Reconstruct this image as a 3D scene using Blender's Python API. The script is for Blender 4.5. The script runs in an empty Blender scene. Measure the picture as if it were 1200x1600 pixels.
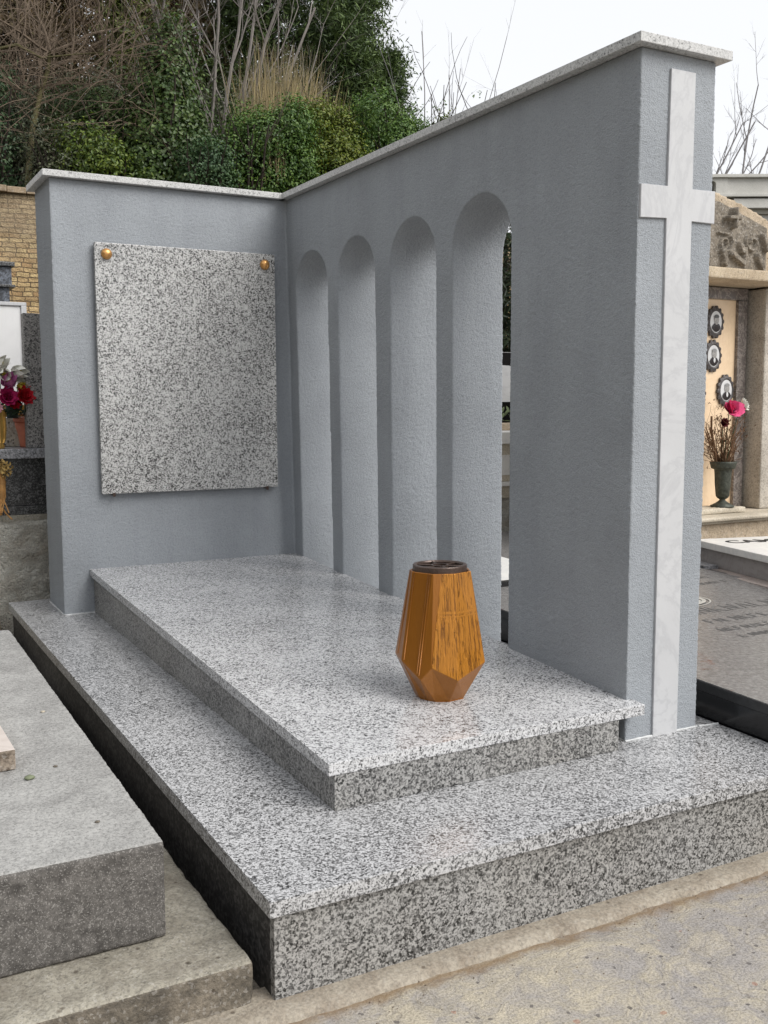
import bpy, bmesh, math, random
import numpy as np
from mathutils import Vector, noise, Matrix

rnd = random.Random(7)
nr = np.random.default_rng(11)
scene = bpy.context.scene
COL = scene.collection
R = math.radians
LOC = {}

# ------------------------------------------------------------------ object helpers
def tag(o, label=None, cat=None, group=None, kind=None):
    if label: o['label'] = label
    if cat: o['category'] = cat
    if group: o['group'] = group
    if kind: o['kind'] = kind
    return o

def thing(name, loc, label, cat, group=None):
    o = bpy.data.objects.new(name, None)
    o.empty_display_size = .05
    o.location = loc
    COL.objects.link(o)
    LOC[o.name] = Vector(loc)
    return tag(o, label, cat, group)

def link(name, verts, faces, mat, parent=None, smooth=False, origin=None, mats=None, midx=None):
    """verts in world coordinates; origin of the object = parent's place (or origin)."""
    base = LOC[parent.name] if parent is not None else Vector(origin or (0, 0, 0))
    me = bpy.data.meshes.new(name)
    v = np.asarray(verts, dtype=float) - np.array(base)
    me.from_pydata(v.tolist(), [], faces)
    if mats:
        for m in mats: me.materials.append(m)
        if midx is not None: me.polygons.foreach_set('material_index', midx)
    elif mat: me.materials.append(mat)
    if smooth: me.polygons.foreach_set('use_smooth', [True] * len(me.polygons))
    me.update()
    o = bpy.data.objects.new(name, me)
    COL.objects.link(o)
    if parent is not None: o.parent = parent
    else: o.location = base
    LOC[o.name] = Vector(base)
    return o

def from_bm(name, bm, mat, parent=None, smooth=False, origin=None):
    bm.verts.index_update()
    vs = [tuple(v.co) for v in bm.verts]
    fs = [[v.index for v in f.verts] for f in bm.faces]
    bm.free()
    return link(name, vs, fs, mat, parent, smooth, origin)

def bm_box(bm, x0, x1, y0, y1, z0, z1, bev=.0, slope=0.0, yref=0.0, rot=0.0, piv=None, slope0=None, seg=2, jit=0):
    """box whose top and bottom follow z += slope*(y-yref); slope0 for the bottom if it differs"""
    if slope0 is None: slope0 = slope
    r = bmesh.ops.create_cube(bm, size=1.0)
    vs = r['verts']
    for v in vs:
        sx, sy, sz = v.co.x > 0, v.co.y > 0, v.co.z > 0
        x = x1 if sx else x0; y = y1 if sy else y0
        z = (z1 + slope * (y - yref)) if sz else (z0 + slope0 * (y - yref))
        v.co = (x + rnd.uniform(-jit, jit), y + rnd.uniform(-jit, jit), z)
    if bev > 0:
        es = list({e for v in vs for e in v.link_edges})
        g = bmesh.ops.bevel(bm, geom=es, offset=bev, segments=seg, affect='EDGES', profile=.6)
        vs = list({v for f in g['faces'] for v in f.verts})
    if rot:
        c = Vector(piv or (x0, y0, 0)); m = Matrix.Rotation(rot, 4, 'Z')
        isl = set(vs); stack = list(vs)
        while stack:
            v = stack.pop()
            for e in v.link_edges:
                w = e.other_vert(v)
                if w not in isl: isl.add(w); stack.append(w)
        for v in isl:
            d = v.co - c; d2 = m @ Vector((d.x, d.y, 0)); v.co = (c.x + d2.x, c.y + d2.y, v.co.z)

def box(name, dims, mat, parent=None, bev=.0015, origin=None, **k):
    bm = bmesh.new(); bm_box(bm, *dims, bev=bev, **k)
    return from_bm(name, bm, mat, parent, origin=origin)

def lathe(prof, c, n=24, sx=1, sy=1, lean=(0, 0)):
    vs, fs = [], []
    for (r, z) in prof:
        for i in range(n):
            a = 2 * math.pi * i / n
            vs.append((c[0] + r * math.cos(a) * sx + lean[0] * z, c[1] + r * math.sin(a) * sy + lean[1] * z, c[2] + z))
    for j in range(len(prof) - 1):
        for i in range(n):
            a, b = j * n + i, j * n + (i + 1) % n
            fs.append((a, b, b + n, a + n))
    fs.append(tuple(range(n))[::-1]); fs.append(tuple(range((len(prof) - 1) * n, len(prof) * n)))
    return vs, fs

class MB:
    def __init__(s): s.v = []; s.f = []
    def add(s, vs, fs):
        o = len(s.v); s.v += [tuple(v) for v in vs]; s.f += [tuple(i + o for i in f) for f in fs]
        return s
    def tube(s, pts, rad, n=5):
        pts = [Vector(p) for p in pts]
        if not hasattr(rad, '__len__'): rad = [rad] * len(pts)
        vs, fs = [], []
        up = Vector((.13, .31, .94))
        for i, p in enumerate(pts):
            t = (pts[min(i + 1, len(pts) - 1)] - pts[max(i - 1, 0)])
            if t.length < 1e-7: t = Vector((0, 0, 1))
            t.normalize()
            a = t.cross(up)
            if a.length < .1: a = t.cross(Vector((1, 0, 0)))
            a.normalize(); b = t.cross(a)
            for k in range(n):
                th = 2 * math.pi * k / n
                vs.append(p + (a * math.cos(th) + b * math.sin(th)) * rad[i])
        for i in range(len(pts) - 1):
            for k in range(n):
                q, w = i * n + k, i * n + (k + 1) % n
                fs.append((q, w, w + n, q + n))
        fs.append(tuple(range(n))); fs.append(tuple(range((len(pts) - 1) * n, len(pts) * n))[::-1])
        return s.add(vs, fs)
    def build(s, name, mat, parent=None, smooth=False, origin=None):
        return link(name, s.v, s.f, mat, parent, smooth, origin)

# ------------------------------------------------------------------ material helpers
class NT:
    def __init__(s, name):
        s.m = bpy.data.materials.new(name); s.m.use_nodes = True
        s.t = s.m.node_tree; s.n = s.t.nodes; s.n.clear()
        s.out = s.n.new('ShaderNodeOutputMaterial'); s.b = s.n.new('ShaderNodeBsdfPrincipled')
        s.L(s.b.outputs[0], s.out.inputs[0])
        s.tc = s.n.new('ShaderNodeTexCoord')
    def L(s, a, b): s.t.links.new(a, b)
    def co(s, scale=(1, 1, 1), rot=(0, 0, 0), src='Object', loc=(0, 0, 0)):
        mp = s.n.new('ShaderNodeMapping'); s.L(s.tc.outputs[src], mp.inputs[0])
        mp.inputs['Scale'].default_value = scale; mp.inputs['Rotation'].default_value = rot; mp.inputs['Location'].default_value = loc
        return mp.outputs[0]
    def noise(s, vec, scale, detail=3, rough=.5, dist=0, col=False):
        t = s.n.new('ShaderNodeTexNoise'); s.L(vec, t.inputs['Vector'])
        t.inputs['Scale'].default_value = scale; t.inputs['Detail'].default_value = detail
        t.inputs['Roughness'].default_value = rough; t.inputs['Distortion'].default_value = dist
        return t.outputs['Color' if col else 'Fac']
    def vor(s, vec, scale, out='Color', feat='F1', rnds=1.0):
        t = s.n.new('ShaderNodeTexVoronoi'); t.feature = feat; s.L(vec, t.inputs['Vector'])
        t.inputs['Scale'].default_value = scale; t.inputs['Randomness'].default_value = rnds
        return t.outputs[out]
    def ramp(s, fac, stops, const=False):
        r = s.n.new('ShaderNodeValToRGB'); s.L(fac, r.inputs[0]); e = r.color_ramp.elements
        r.color_ramp.interpolation = 'CONSTANT' if const else 'LINEAR'
        while len(e) < len(stops): e.new(.5)
        for el, (p, c) in zip(e, stops):
            el.position = p; el.color = (*(c if hasattr(c, '__len__') else (c, c, c)), 1)
        return r.outputs[0]
    def math(s, op, a, b=0.0, c=None):
        m = s.n.new('ShaderNodeMath'); m.operation = op
        for i, x in enumerate((a, b) if c is None else (a, b, c)):
            if hasattr(x, 'links'): s.L(x, m.inputs[i])
            else: m.inputs[i].default_value = x
        return m.outputs[0]
    def mix(s, fac, a, b, mode='MIX'):
        m = s.n.new('ShaderNodeMix'); m.data_type = 'RGBA'; m.blend_type = mode
        for i, x in ((0, fac), (6, a), (7, b)):
            if hasattr(x, 'links'): s.L(x, m.inputs[i])
            elif i == 0: m.inputs[0].default_value = x
            else: m.inputs[i].default_value = (*(x if hasattr(x, '__len__') else (x, x, x)), 1)
        return m.outputs[2]
    def addv(s, a, b, k):
        sc = s.n.new('ShaderNodeVectorMath'); sc.operation = 'SCALE'; s.L(b, sc.inputs[0]); sc.inputs['Scale'].default_value = k
        ad = s.n.new('ShaderNodeVectorMath'); ad.operation = 'ADD'; s.L(a, ad.inputs[0]); s.L(sc.outputs[0], ad.inputs[1])
        return ad.outputs[0]
    def sep(s, v):
        x = s.n.new('ShaderNodeSeparateXYZ'); s.L(v, x.inputs[0]); return x.outputs
    def bump(s, h, dist=.002, strength=1.0, prev=None):
        b = s.n.new('ShaderNodeBump'); s.L(h, b.inputs['Height']); b.inputs['Distance'].default_value = dist
        b.inputs['Strength'].default_value = strength
        if prev is not None: s.L(prev, b.inputs['Normal'])
        return b.outputs[0]
    def fin(s, col=None, rough=.6, normal=None, metal=0.0, spec=.5, coat=0.0, sub=None):
        B = s.b.inputs
        if col is not None:
            if hasattr(col, 'links'): s.L(col, B['Base Color'])
            else: B['Base Color'].default_value = (*col, 1)
        if hasattr(rough, 'links'): s.L(rough, B['Roughness'])
        else: B['Roughness'].default_value = rough
        if normal is not None: s.L(normal, B['Normal'])
        B['Metallic'].default_value = metal; B['Specular IOR Level'].default_value = spec
        B['Coat Weight'].default_value = coat
        return s.m

def granite(name, c_dark=.03, c_grey=.18, c_mid=.37, c_light=.60, p=(.11, .28, .46), scale=270, rough=.09, tint=(1, 1, .985), warm=0.0, spec=.5):
    t = NT(name); v = t.co()
    nz = t.noise(v, 200, 3, .6, col=True)
    v2 = t.addv(v, nz, .006)
    cell = t.sep(t.vor(v2, scale))[0]
    clus = t.noise(v2, 85, 4, .6)
    big = t.noise(v, 6, 3, .6)
    f = t.math('ADD', cell, t.math('MULTIPLY', t.math('SUBTRACT', clus, .5), 1.3))
    f = t.math('ADD', f, t.math('MULTIPLY', t.math('SUBTRACT', big, .5), .55))
    C = lambda k: tuple(k * q for q in tint)
    col = t.ramp(f, [(0, C(c_dark)), (p[0] - .02, C(c_dark * 1.3)), (p[0] + .03, C(c_grey)), (p[1], C(c_grey * 1.25)), (p[1] + .06, C(c_mid)), (p[2], C(c_mid)), (p[2] + .08, C(c_light)), (1, C(c_light * 1.12))])
    fine = t.sep(t.vor(v2, scale * 2.3))[1]
    col = t.mix(t.math('MULTIPLY', t.math('LESS_THAN', fine, .09), .75), col, C(c_dark * 1.5))
    col = t.mix(t.math('MULTIPLY', t.math('GREATER_THAN', fine, .93), .5), col, C(c_light * 1.2))
    if warm:
        st = t.ramp(t.noise(v, 2.2, 4, .6), [(.42, 0.0), (.7, warm)])
        col = t.mix(t.sep(st)[0], col, t.mix(1.0, col, (.98, .86, .68), 'MULTIPLY'))
    rr = t.math('ADD', rough, t.math('MULTIPLY', t.noise(v, 20, 3), .09))
    nb = t.bump(t.noise(v2, 260, 2), .0004, .5)
    return t.fin(col, rr, nb, spec=spec)

def stucco(name, base=(.325, .347, .372), d=.0030):
    t = NT(name); v = t.co()
    n1 = t.noise(v, 230, 4, .72, .2)
    n2 = t.noise(v, 420, 3, .6)
    vo = t.vor(v, 330, 'Distance', 'SMOOTH_F1')
    h = t.math('ADD', t.math('MULTIPLY', n1, .75), t.math('MULTIPLY', n2, .3))
    h = t.math('SUBTRACT', h, t.math('MULTIPLY', vo, .5))
    nb = t.bump(h, d, 1.0)
    big = t.noise(v, 3.2, 5, .62)
    tone = t.ramp(big, [(.3, tuple(c * .90 for c in base)), (.5, base), (.72, tuple(c * 1.08 for c in base))])
    dots = t.ramp(n1, [(.33, tuple(.80 for _ in range(3))), (.52, (1, 1, 1))])
    col = t.mix(1.0, tone, dots, 'MULTIPLY')
    drip = t.ramp(t.noise(t.co((9, 9, .8)), 1.6, 4, .6), [(.45, (1, 1, 1)), (.85, (.9, .9, .91))])
    col = t.mix(1.0, col, drip, 'MULTIPLY')
    return t.fin(col, .82, nb, spec=.3)

def concrete(name, a=(.36, .345, .31), b=(.22, .21, .19), speck=.5, d=.003, bscale=5, spk_scale=170, stain=None, rough=.85, pits=True):
    t = NT(name); v = t.co()
    n = t.noise(v, bscale, 6, .68, .6)
    col = t.ramp(n, [(.32, b), (.62, a)])
    fine = t.noise(v, 130, 3, .7)
    col = t.mix(.75, col, t.ramp(fine, [(.3, (.55, .55, .55)), (.6, (1.08, 1.08, 1.08))]), 'MULTIPLY')
    if speck:
        cc = t.sep(t.vor(t.addv(v, t.noise(v, 80, 2, col=True), .01), spk_scale))
        col = t.mix(t.math('MULTIPLY', t.math('LESS_THAN', cc[0], .14), speck), col, (.04, .038, .036))
        col = t.mix(t.math('MULTIPLY', t.math('GREATER_THAN', cc[0], .88), speck * .7), col, (.52, .5, .47))
    if stain:
        s_ = t.sep(t.ramp(t.noise(v, 3.1, 5, .7, 1.), [(.5, 0.0), (.72, .85)]))[0]
        col = t.mix(s_, col, stain)
    h = t.math('ADD', t.math('MULTIPLY', t.noise(v, 30, 5, .7), .8), t.math('MULTIPLY', fine, .4))
    if pits:
        pit = t.sep(t.ramp(t.vor(v, 22, 'Distance'), [(.05, 0.0), (.13, 1.0)]))[0]
        h = t.math('ADD', h, t.math('MULTIPLY', pit, .25))
        col = t.mix(1.0, col, t.mix(pit, (.45, .42, .4), (1, 1, 1)), 'MULTIPLY')
    return t.fin(col, rough, t.bump(h, d, 1.0), spec=.25)

def marble(name, base=(.78, .79, .80), vein=(.55, .56, .58), rough=.3, amt=.4, sc=3):
    t = NT(name); v = t.co(rot=(.4, .7, .3))
    n = t.noise(v, sc, 6, .65, 2.4)
    k = t.sep(t.ramp(n, [(.44, 0.0), (.5, amt), (.55, 0.0)]))[0]
    cl = t.ramp(t.noise(v, 6, 4), [(.3, tuple(c * .93 for c in base)), (.7, base)])
    return t.fin(t.mix(k, cl, vein), rough, t.bump(t.noise(v, 90, 3), .0004, .6))

def plain(name, col, rough=.6, metal=0.0, var=.15, sc=30, d=.0006, spec=.5, coat=0.0):
    t = NT(name); v = t.co()
    n = t.noise(v, sc, 4, .6)
    c = t.ramp(n, [(.3, tuple(x * (1 - var) for x in col)), (.7, tuple(min(1, x * (1 + var)) for x in col))])
    return t.fin(c, rough, t.bump(n, d, 1.0), metal, spec, coat)

def leafmat(name, cols, rough=.5, trans=.25, spec=.4):
    t = NT(name)
    g = t.n.new('ShaderNodeNewGeometry')
    c = t.ramp(g.outputs['Random Per Island'], [(i / (len(cols) - 1) if len(cols) > 1 else 0, k) for i, k in enumerate(cols)])
    v = t.co()
    pat = t.ramp(t.noise(v, 3.0, 4, .6), [(.35, (.62, .66, .66)), (.65, (1.2, 1.15, 1.0))])
    c = t.mix(1.0, c, pat, 'MULTIPLY')
    t.fin(c, rough, None, spec=spec)
    if trans:
        tr = t.n.new('ShaderNodeBsdfTranslucent'); t.L(c, tr.inputs[0])
        mx = t.n.new('ShaderNodeMixShader'); mx.inputs[0].default_value = trans
        t.L(t.b.outputs[0], mx.inputs[1]); t.L(tr.outputs[0], mx.inputs[2]); t.L(mx.outputs[0], t.out.inputs[0])
    return t.m

def barkmat(name, a, b):
    t = NT(name); v = t.co((1, 1, .35))
    n = t.noise(v, 14, 5, .7)
    return t.fin(t.ramp(n, [(.3, a), (.7, b)]), .9, t.bump(n, .004, 1.0), spec=.2)

def groundmat():
    t = NT('cement_paving'); v = t.co()
    vd = t.addv(v, t.noise(v, 5, 3, .6, col=True), .16)
    st = t.co((1, 1, 1), (0, 0, .5))
    n1 = t.noise(vd, 5.5, 8, .74, 1.2)
    cream = (.45, .40, .31); lil = (.31, .288, .27)
    k = t.sep(t.ramp(n1, [(.42, .0), (.50, .5), (.60, 1.0)]))[0]
    grain = t.noise(v, 210, 3, .7)
    scr = t.noise(t.addv(t.co((1, 5, 1), (0, 0, .6)), t.noise(v, 9, 2, col=True), .5), 9, 5, .7, .8)
    k = t.math('MULTIPLY', k, t.sep(t.ramp(scr, [(.34, .35), (.5, 1.0)]))[0])
    col = t.mix(k, t.ramp(t.noise(v, 40, 4, .7), [(.3, tuple(c * .82 for c in lil)), (.7, tuple(c * 1.1 for c in lil))]),
                t.ramp(t.noise(v, 16, 5, .7), [(.3, (.36, .32, .25)), (.6, cream)]))
    col = t.mix(.75, col, t.ramp(grain, [(.36, (.55, .55, .55)), (.58, (1.18, 1.18, 1.18))]), 'MULTIPLY')
    crk = t.sep(t.ramp(t.vor(t.addv(v, t.noise(v, 3, 4, .7, col=True), .5), 1.6, 'Distance', 'DISTANCE_TO_EDGE'), [(.0, .55), (.006, 0.0)]))[0]
    col = t.mix(crk, col, (.13, .11, .085))
    sp = t.sep(t.vor(t.addv(v, t.noise(v, 60, 2, col=True), .01), 46))
    spd = t.vor(t.addv(v, t.noise(v, 60, 2, col=True), .01), 46, 'Distance')
    m = t.math('MULTIPLY', t.math('LESS_THAN', sp[0], .17), t.math('LESS_THAN', spd, .22))
    col = t.mix(t.math('MULTIPLY', m, .8), col, (.10, .09, .085))
    m2 = t.math('MULTIPLY', t.math('GREATER_THAN', sp[0], .965), t.math('LESS_THAN', spd, .3))
    col = t.mix(t.math('MULTIPLY', m2, .5), col, (.30, .13, .08))
    # dirt lying in the joint along the plinth
    y = t.sep(v)[1]
    jw = t.math('ADD', y, t.math('MULTIPLY', t.math('SUBTRACT', t.noise(v, 14, 5, .7), .5), .09))
    dirt = t.sep(t.ramp(t.math('MULTIPLY', t.math('ADD', jw, .09), 12.0), [(0.0, 0.0), (.35, .75), (.6, .2)]))[0]
    col = t.mix(t.math('MULTIPLY', dirt, 1.1), col, (.21, .14, .075))
    h = t.math('ADD', t.math('MULTIPLY', t.noise(vd, 16, 6, .7), .8), t.math('MULTIPLY', grain, .15))
    h = t.math('ADD', h, t.math('MULTIPLY', k, .25))
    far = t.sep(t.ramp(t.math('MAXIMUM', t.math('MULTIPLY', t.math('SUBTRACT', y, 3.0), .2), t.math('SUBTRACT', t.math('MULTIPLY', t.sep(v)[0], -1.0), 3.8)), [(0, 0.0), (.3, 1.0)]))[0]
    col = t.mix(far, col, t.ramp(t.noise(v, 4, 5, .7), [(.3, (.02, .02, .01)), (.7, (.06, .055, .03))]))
    return t.fin(col, .8, t.bump(h, .006, 1.0), spec=.3)

def brickmat():
    t = NT('old_brickwork')
    s = t.sep(t.co())
    cb = t.n.new('ShaderNodeCombineXYZ'); t.L(s[0], cb.inputs[0]); t.L(s[2], cb.inputs[1])
    wob = t.addv(cb.outputs[0], t.noise(t.co(), 7, 4, .7, col=True), .045)
    b = t.n.new('ShaderNodeTexBrick'); t.L(wob, b.inputs['Vector'])
    b.inputs['Scale'].default_value = 1; b.inputs['Brick Width'].default_value = .15; b.inputs['Row Height'].default_value = .056; b.offset = .43; b.squash = .8; b.squash_frequency = 3
    b.inputs['Mortar Size'].default_value = .0055; b.inputs['Mortar Smooth'].default_value = .35; b.inputs['Bias'].default_value = 0
    b.inputs['Color1'].default_value = (.56, .43, .24, 1); b.inputs['Color2'].default_value = (.36, .24, .13, 1)
    b.inputs['Mortar'].default_value = (.13, .10, .07, 1)
    col = t.mix(1.0, b.outputs['Color'], t.ramp(t.noise(t.co(), 7, 4, .7), [(.3, (.65, .62, .6)), (.65, (1.15, 1.15, 1.1))]), 'MULTIPLY')
    hi = t.sep(t.ramp(t.math('ADD', s[2], t.math('MULTIPLY', t.noise(t.co(), 2.2, 4), .9)), [(0.0, 0.0), (1.0, 1.0)]))[0]
    up = t.math('ADD', t.math('MULTIPLY', t.math('SUBTRACT', s[2], 1.8), 1.6), t.math('MULTIPLY', t.math('SUBTRACT', t.noise(t.co(), 3, 4), .5), 1.2))
    up = t.math('MINIMUM', t.math('MAXIMUM', up, 0.0), .75)
    col = t.mix(up, col, t.ramp(t.noise(t.co(), 24, 5, .7), [(.3, (.17, .13, .09)), (.6, (.36, .29, .20))]))
    h = t.math('SUBTRACT', t.noise(t.co(), 60, 3), t.math('MULTIPLY', b.outputs['Fac'], .9))
    return t.fin(col, .9, t.bump(h, .02, 1.0), spec=.2)

def vasemat(name, carved):
    t = NT(name); v = t.co((1, 1, .05)); o = t.co()
    q = t.sep(o); cb = t.n.new('ShaderNodeCombineXYZ'); ang = t.math('ARCTAN2', q[0], q[1])
    t.L(t.math('MULTIPLY', ang, .1), cb.inputs[0]); t.L(t.math('MULTIPLY', q[2], .045), cb.inputs[1])
    n = t.noise(t.addv(cb.outputs[0], t.noise(o, 22, 2, col=True), .0022), 260, 3, .6, .0)
    n2 = t.noise(t.co((1, 1, .02)), 260, 2, .6)
    if carved:
        k = t.sep(t.ramp(n, [(.39, .8), (.45, 0.0)]))[0]
        kn = t.sep(t.ramp(t.vor(t.co((1, 1, .7)), 55, 'Distance'), [(.05, 1.0), (.12, 0.0)]))[0]
        z = t.sep(o)[2]
        ring = t.math('COMPARE', z, .235, .0035); ring2 = t.math('COMPARE', z, .225, .002)
        ring = t.math('MAXIMUM', ring, ring2)
        k = t.math('MULTIPLY', k, t.math('SUBTRACT', 1.0, ring))
        col = t.mix(k, (.47, .185, .015), (.24, .082, .008))
        h = t.math('ADD', t.math('MULTIPLY', t.math('SUBTRACT', 1.0, k), 1.0), t.math('ADD', t.math('MULTIPLY', kn, .8), t.math('MULTIPLY', ring, .8)))
        h = t.math('ADD', h, t.math('MULTIPLY', n, 1.2))
        return t.fin(col, .34, t.bump(h, .0035, 1.0), .45, .5, .3)
    col = t.ramp(n2, [(.3, (.30, .108, .010)), (.6, (.33, .12, .012))])
    return t.fin(col, .32, t.bump(n2, .0004, 1.0), .35, .5, .2)

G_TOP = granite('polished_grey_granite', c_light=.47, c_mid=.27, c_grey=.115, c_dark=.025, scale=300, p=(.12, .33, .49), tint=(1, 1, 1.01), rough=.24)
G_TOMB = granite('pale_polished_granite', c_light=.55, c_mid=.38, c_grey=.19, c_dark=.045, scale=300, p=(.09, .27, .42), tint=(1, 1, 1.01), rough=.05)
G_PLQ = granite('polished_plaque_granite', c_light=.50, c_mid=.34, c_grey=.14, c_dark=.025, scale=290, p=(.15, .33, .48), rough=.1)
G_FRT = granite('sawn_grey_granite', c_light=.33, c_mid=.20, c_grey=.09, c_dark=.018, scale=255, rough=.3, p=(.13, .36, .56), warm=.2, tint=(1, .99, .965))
G_COP = granite('coping_granite', c_light=.50, c_mid=.44, c_grey=.33, c_dark=.16, scale=260, p=(.03, .22, .45), rough=.35)
G_DARK = granite('dark_granite', c_dark=.012, c_grey=.03, c_mid=.065, c_light=.13, scale=200, p=(.3, .55, .75), rough=.25)
G_STELE = granite('grey_stele_granite', c_dark=.04, c_grey=.13, c_mid=.21, c_light=.28, scale=180, p=(.2, .4, .6), rough=.5, tint=(1, .96, .92))
G_BLUE = granite('blue_grey_granite', c_dark=.03, c_grey=.05, c_mid=.085, c_light=.14, scale=90, p=(.2, .4, .65), rough=.4, tint=(.85, .95, 1.15))
G_LEDGE = granite('ledge_granite', c_dark=.08, c_grey=.16, c_mid=.24, c_light=.34, scale=140, p=(.1, .3, .6), rough=.3, tint=(.97, .98, 1.03))
G_BLACK = plain('black_granite', (.006, .006, .007), .16, var=.3, sc=60, d=.0001)
G_WORN = granite('worn_grey_slab', c_dark=.08, c_grey=.16, c_mid=.22, c_light=.30, scale=150, p=(.05, .25, .6), rough=.26, tint=(1, .985, .97))
G_SIDE = granite('shade_darkened_side_granite', c_dark=.014, c_grey=.028, c_mid=.045, c_light=.075, scale=120, p=(.3, .5, .7), rough=.6, tint=(1, .95, .92))  # granite coloured nearly black: shade of the narrow gap put into the colour
def worn_cover():
    t = NT('worn_cover_stone'); v = t.co()
    n = t.noise(v, 70, 5, .7); b = t.noise(t.co((1, .35, 1)), 5, 5, .65, .6)
    col = t.ramp(n, [(.3, (.13, .125, .12)), (.55, (.22, .213, .208)), (.7, (.31, .30, .292))])
    col = t.mix(t.math('MULTIPLY', t.sep(t.ramp(b, [(.5, 0.0), (.62, .6)]))[0], .8), col, (.13, .12, .12))
    ru = t.noise(v, 3.3, 5, .7, 1.0)
    col = t.mix(t.math('MULTIPLY', t.sep(t.ramp(ru, [(.60, 0.0), (.70, 1.0)]))[0], t.sep(t.ramp(t.noise(v, 30, 4, .7), [(.4, 0.0), (.6, .7)]))[0]), col, (.17, .07, .05))
    return t.fin(col, t.math('ADD', .10, t.math('MULTIPLY', b, .22)), t.bump(n, .0012, 1.0))
G_WORN = worn_cover()
STUC = stucco('grey_stucco')
CROSSM = marble('white_marble', (.53, .535, .545), (.40, .405, .42), .35, .5, 3)
CAULK = plain('white_caulk', (.55, .56, .56), .5)
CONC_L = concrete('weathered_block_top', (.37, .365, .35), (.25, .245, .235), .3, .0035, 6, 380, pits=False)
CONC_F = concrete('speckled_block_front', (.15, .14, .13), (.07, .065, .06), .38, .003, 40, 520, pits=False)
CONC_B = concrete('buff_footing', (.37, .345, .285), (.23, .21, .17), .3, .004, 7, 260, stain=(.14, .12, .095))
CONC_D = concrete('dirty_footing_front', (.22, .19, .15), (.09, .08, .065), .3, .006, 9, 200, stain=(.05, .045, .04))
CONC_W = concrete('rubble_wall_concrete', (.80, .78, .70), (.55, .50, .42), .15, .06, 9, 200, stain=(.36, .28, .19), pits=False)
STRIP = concrete('mortar_bed', (.36, .32, .26), (.24, .20, .155), .15, .004, 12, 200)
SAND = concrete('sandstone', (.56, .46, .34), (.38, .30, .21), .15, .006, 9, 90)
SANDL = concrete('pale_stone', (.58, .52, .42), (.42, .37, .29), .1, .002, 4, 120, pits=False)
SANDG = concrete('grey_pillar_stone', (.52, .475, .41), (.36, .325, .275), .3, .002, 5, 160, pits=False)
RELIEF = concrete('dark_relief_stone', (.27, .235, .19), (.15, .13, .105), .4, .004, 14, 140, pits=False)
PANEL = marble('cream_marble', (.84, .64, .43), (.70, .50, .31), .3, .35, 5)
BROWNM = marble('brown_veined_marble', (.14, .12, .11), (.36, .32, .29), .3, .8, 12)
GREYM = marble('grey_tomb_marble', (.34, .315, .305), (.24, .22, .21), .55, .6, 5)
WHITEM = marble('white_slab_marble', (.76, .745, .71), (.55, .55, .55), .4, .4, 4)
LETTER = plain('dark_letters', (.03, .03, .03), .5)
BRONZE = plain('bronze_gold', (.62, .33, .12), .33, .75, .2, 300, .0002)
DBRONZE = plain('dark_bronze', (.08, .055, .045), .32, .4, .3, 200, .0005)
VERDI = plain('verdigris_bronze', (.055, .06, .047), .55, .4, .5, 60, .003)
BRICK = brickmat()
GROUND = groundmat()
PLASTER = concrete('white_plaster', (.62, .61, .57), (.52, .51, .47), 0, .002, 2, 100, pits=False)
GOLD = plain('gilded_vase', (.60, .37, .10), .3, .6, .2, 30, .001)
TERRA = plain('terracotta_plastic', (.52, .17, .10), .5, 0, .12, 30)
GREENS = plain('dark_pot_green', (.02, .035, .025), .5)
PORC = plain('porcelain', (.62, .62, .62), .2, 0, .05)
COAT = plain('photo_dark_cloth', (.02, .016, .018), .25, 0, .3)
SKINP = plain('photo_grey_skin', (.30, .29, .28), .25, 0, .3, 120)
IRONY = plain('aged_frame_bronze', (.085, .078, .078), .5, .3, .4, 80, .002)

# ------------------------------------------------------------------ camera, world, sun
cam = bpy.data.cameras.new('camera'); co = bpy.data.objects.new('camera', cam); COL.objects.link(co)
F = Vector((0.47970808, 0.87151895, -0.10166054)); Rv = Vector((0.87583628, -0.48258897, -0.00432508)); U = Vector((0.05282964, 0.08696322, 0.99480974))
m = Matrix((Rv, U, -F)).transposed().to_4x4(); m.translation = Vector((-0.6752, -1.6454, 1.072)); co.matrix_world = m
cam.sensor_fit = 'HORIZONTAL'; cam.sensor_width = 36; cam.lens = 36 * 1604.3 / 1200
cam.clip_start = .05; cam.clip_end = 2000
scene.camera = co
scene.cycles.caustics_reflective = False; scene.cycles.caustics_refractive = False
scene.render.resolution_x = 768; scene.render.resolution_y = 1024

SUN_EL, SUN_AZ = R(43), R(150)          # azimuth clockwise from +Y: behind the viewer, to the right
w = bpy.data.worlds.new('World'); scene.world = w; w.use_nodes = True
nt = w.node_tree; nt.nodes.clear()
wo = nt.nodes.new('ShaderNodeOutputWorld'); bg = nt.nodes.new('ShaderNodeBackground')
sky = nt.nodes.new('ShaderNodeTexSky'); sky.sky_type = 'NISHITA'; sky.sun_disc = False
sky.sun_elevation = SUN_EL; sky.sun_rotation = SUN_AZ; sky.air_density = 1.0; sky.dust_density = 3.0; sky.ozone_density = 1.0
hs = nt.nodes.new('ShaderNodeHueSaturation'); hs.inputs['Saturation'].default_value = .10; hs.inputs['Value'].default_value = .75
mxw = nt.nodes.new('ShaderNodeMix'); mxw.data_type = 'RGBA'; mxw.inputs[0].default_value = .72
mxw.inputs[7].default_value = (6.0, 6.12, 6.35, 1)      # the even white cloud layer
nt.links.new(sky.outputs[0], hs.inputs['Color']); nt.links.new(hs.outputs[0], mxw.inputs[6]); nt.links.new(mxw.outputs[2], bg.inputs[0])
bg.inputs[1].default_value = .10
nt.links.new(bg.outputs[0], wo.inputs[0])
sd = bpy.data.lights.new('sun', 'SUN'); so = bpy.data.objects.new('sun', sd); COL.objects.link(so)
sd.energy = 1.5; sd.angle = R(40); sd.color = (1, .97, .93)
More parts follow.
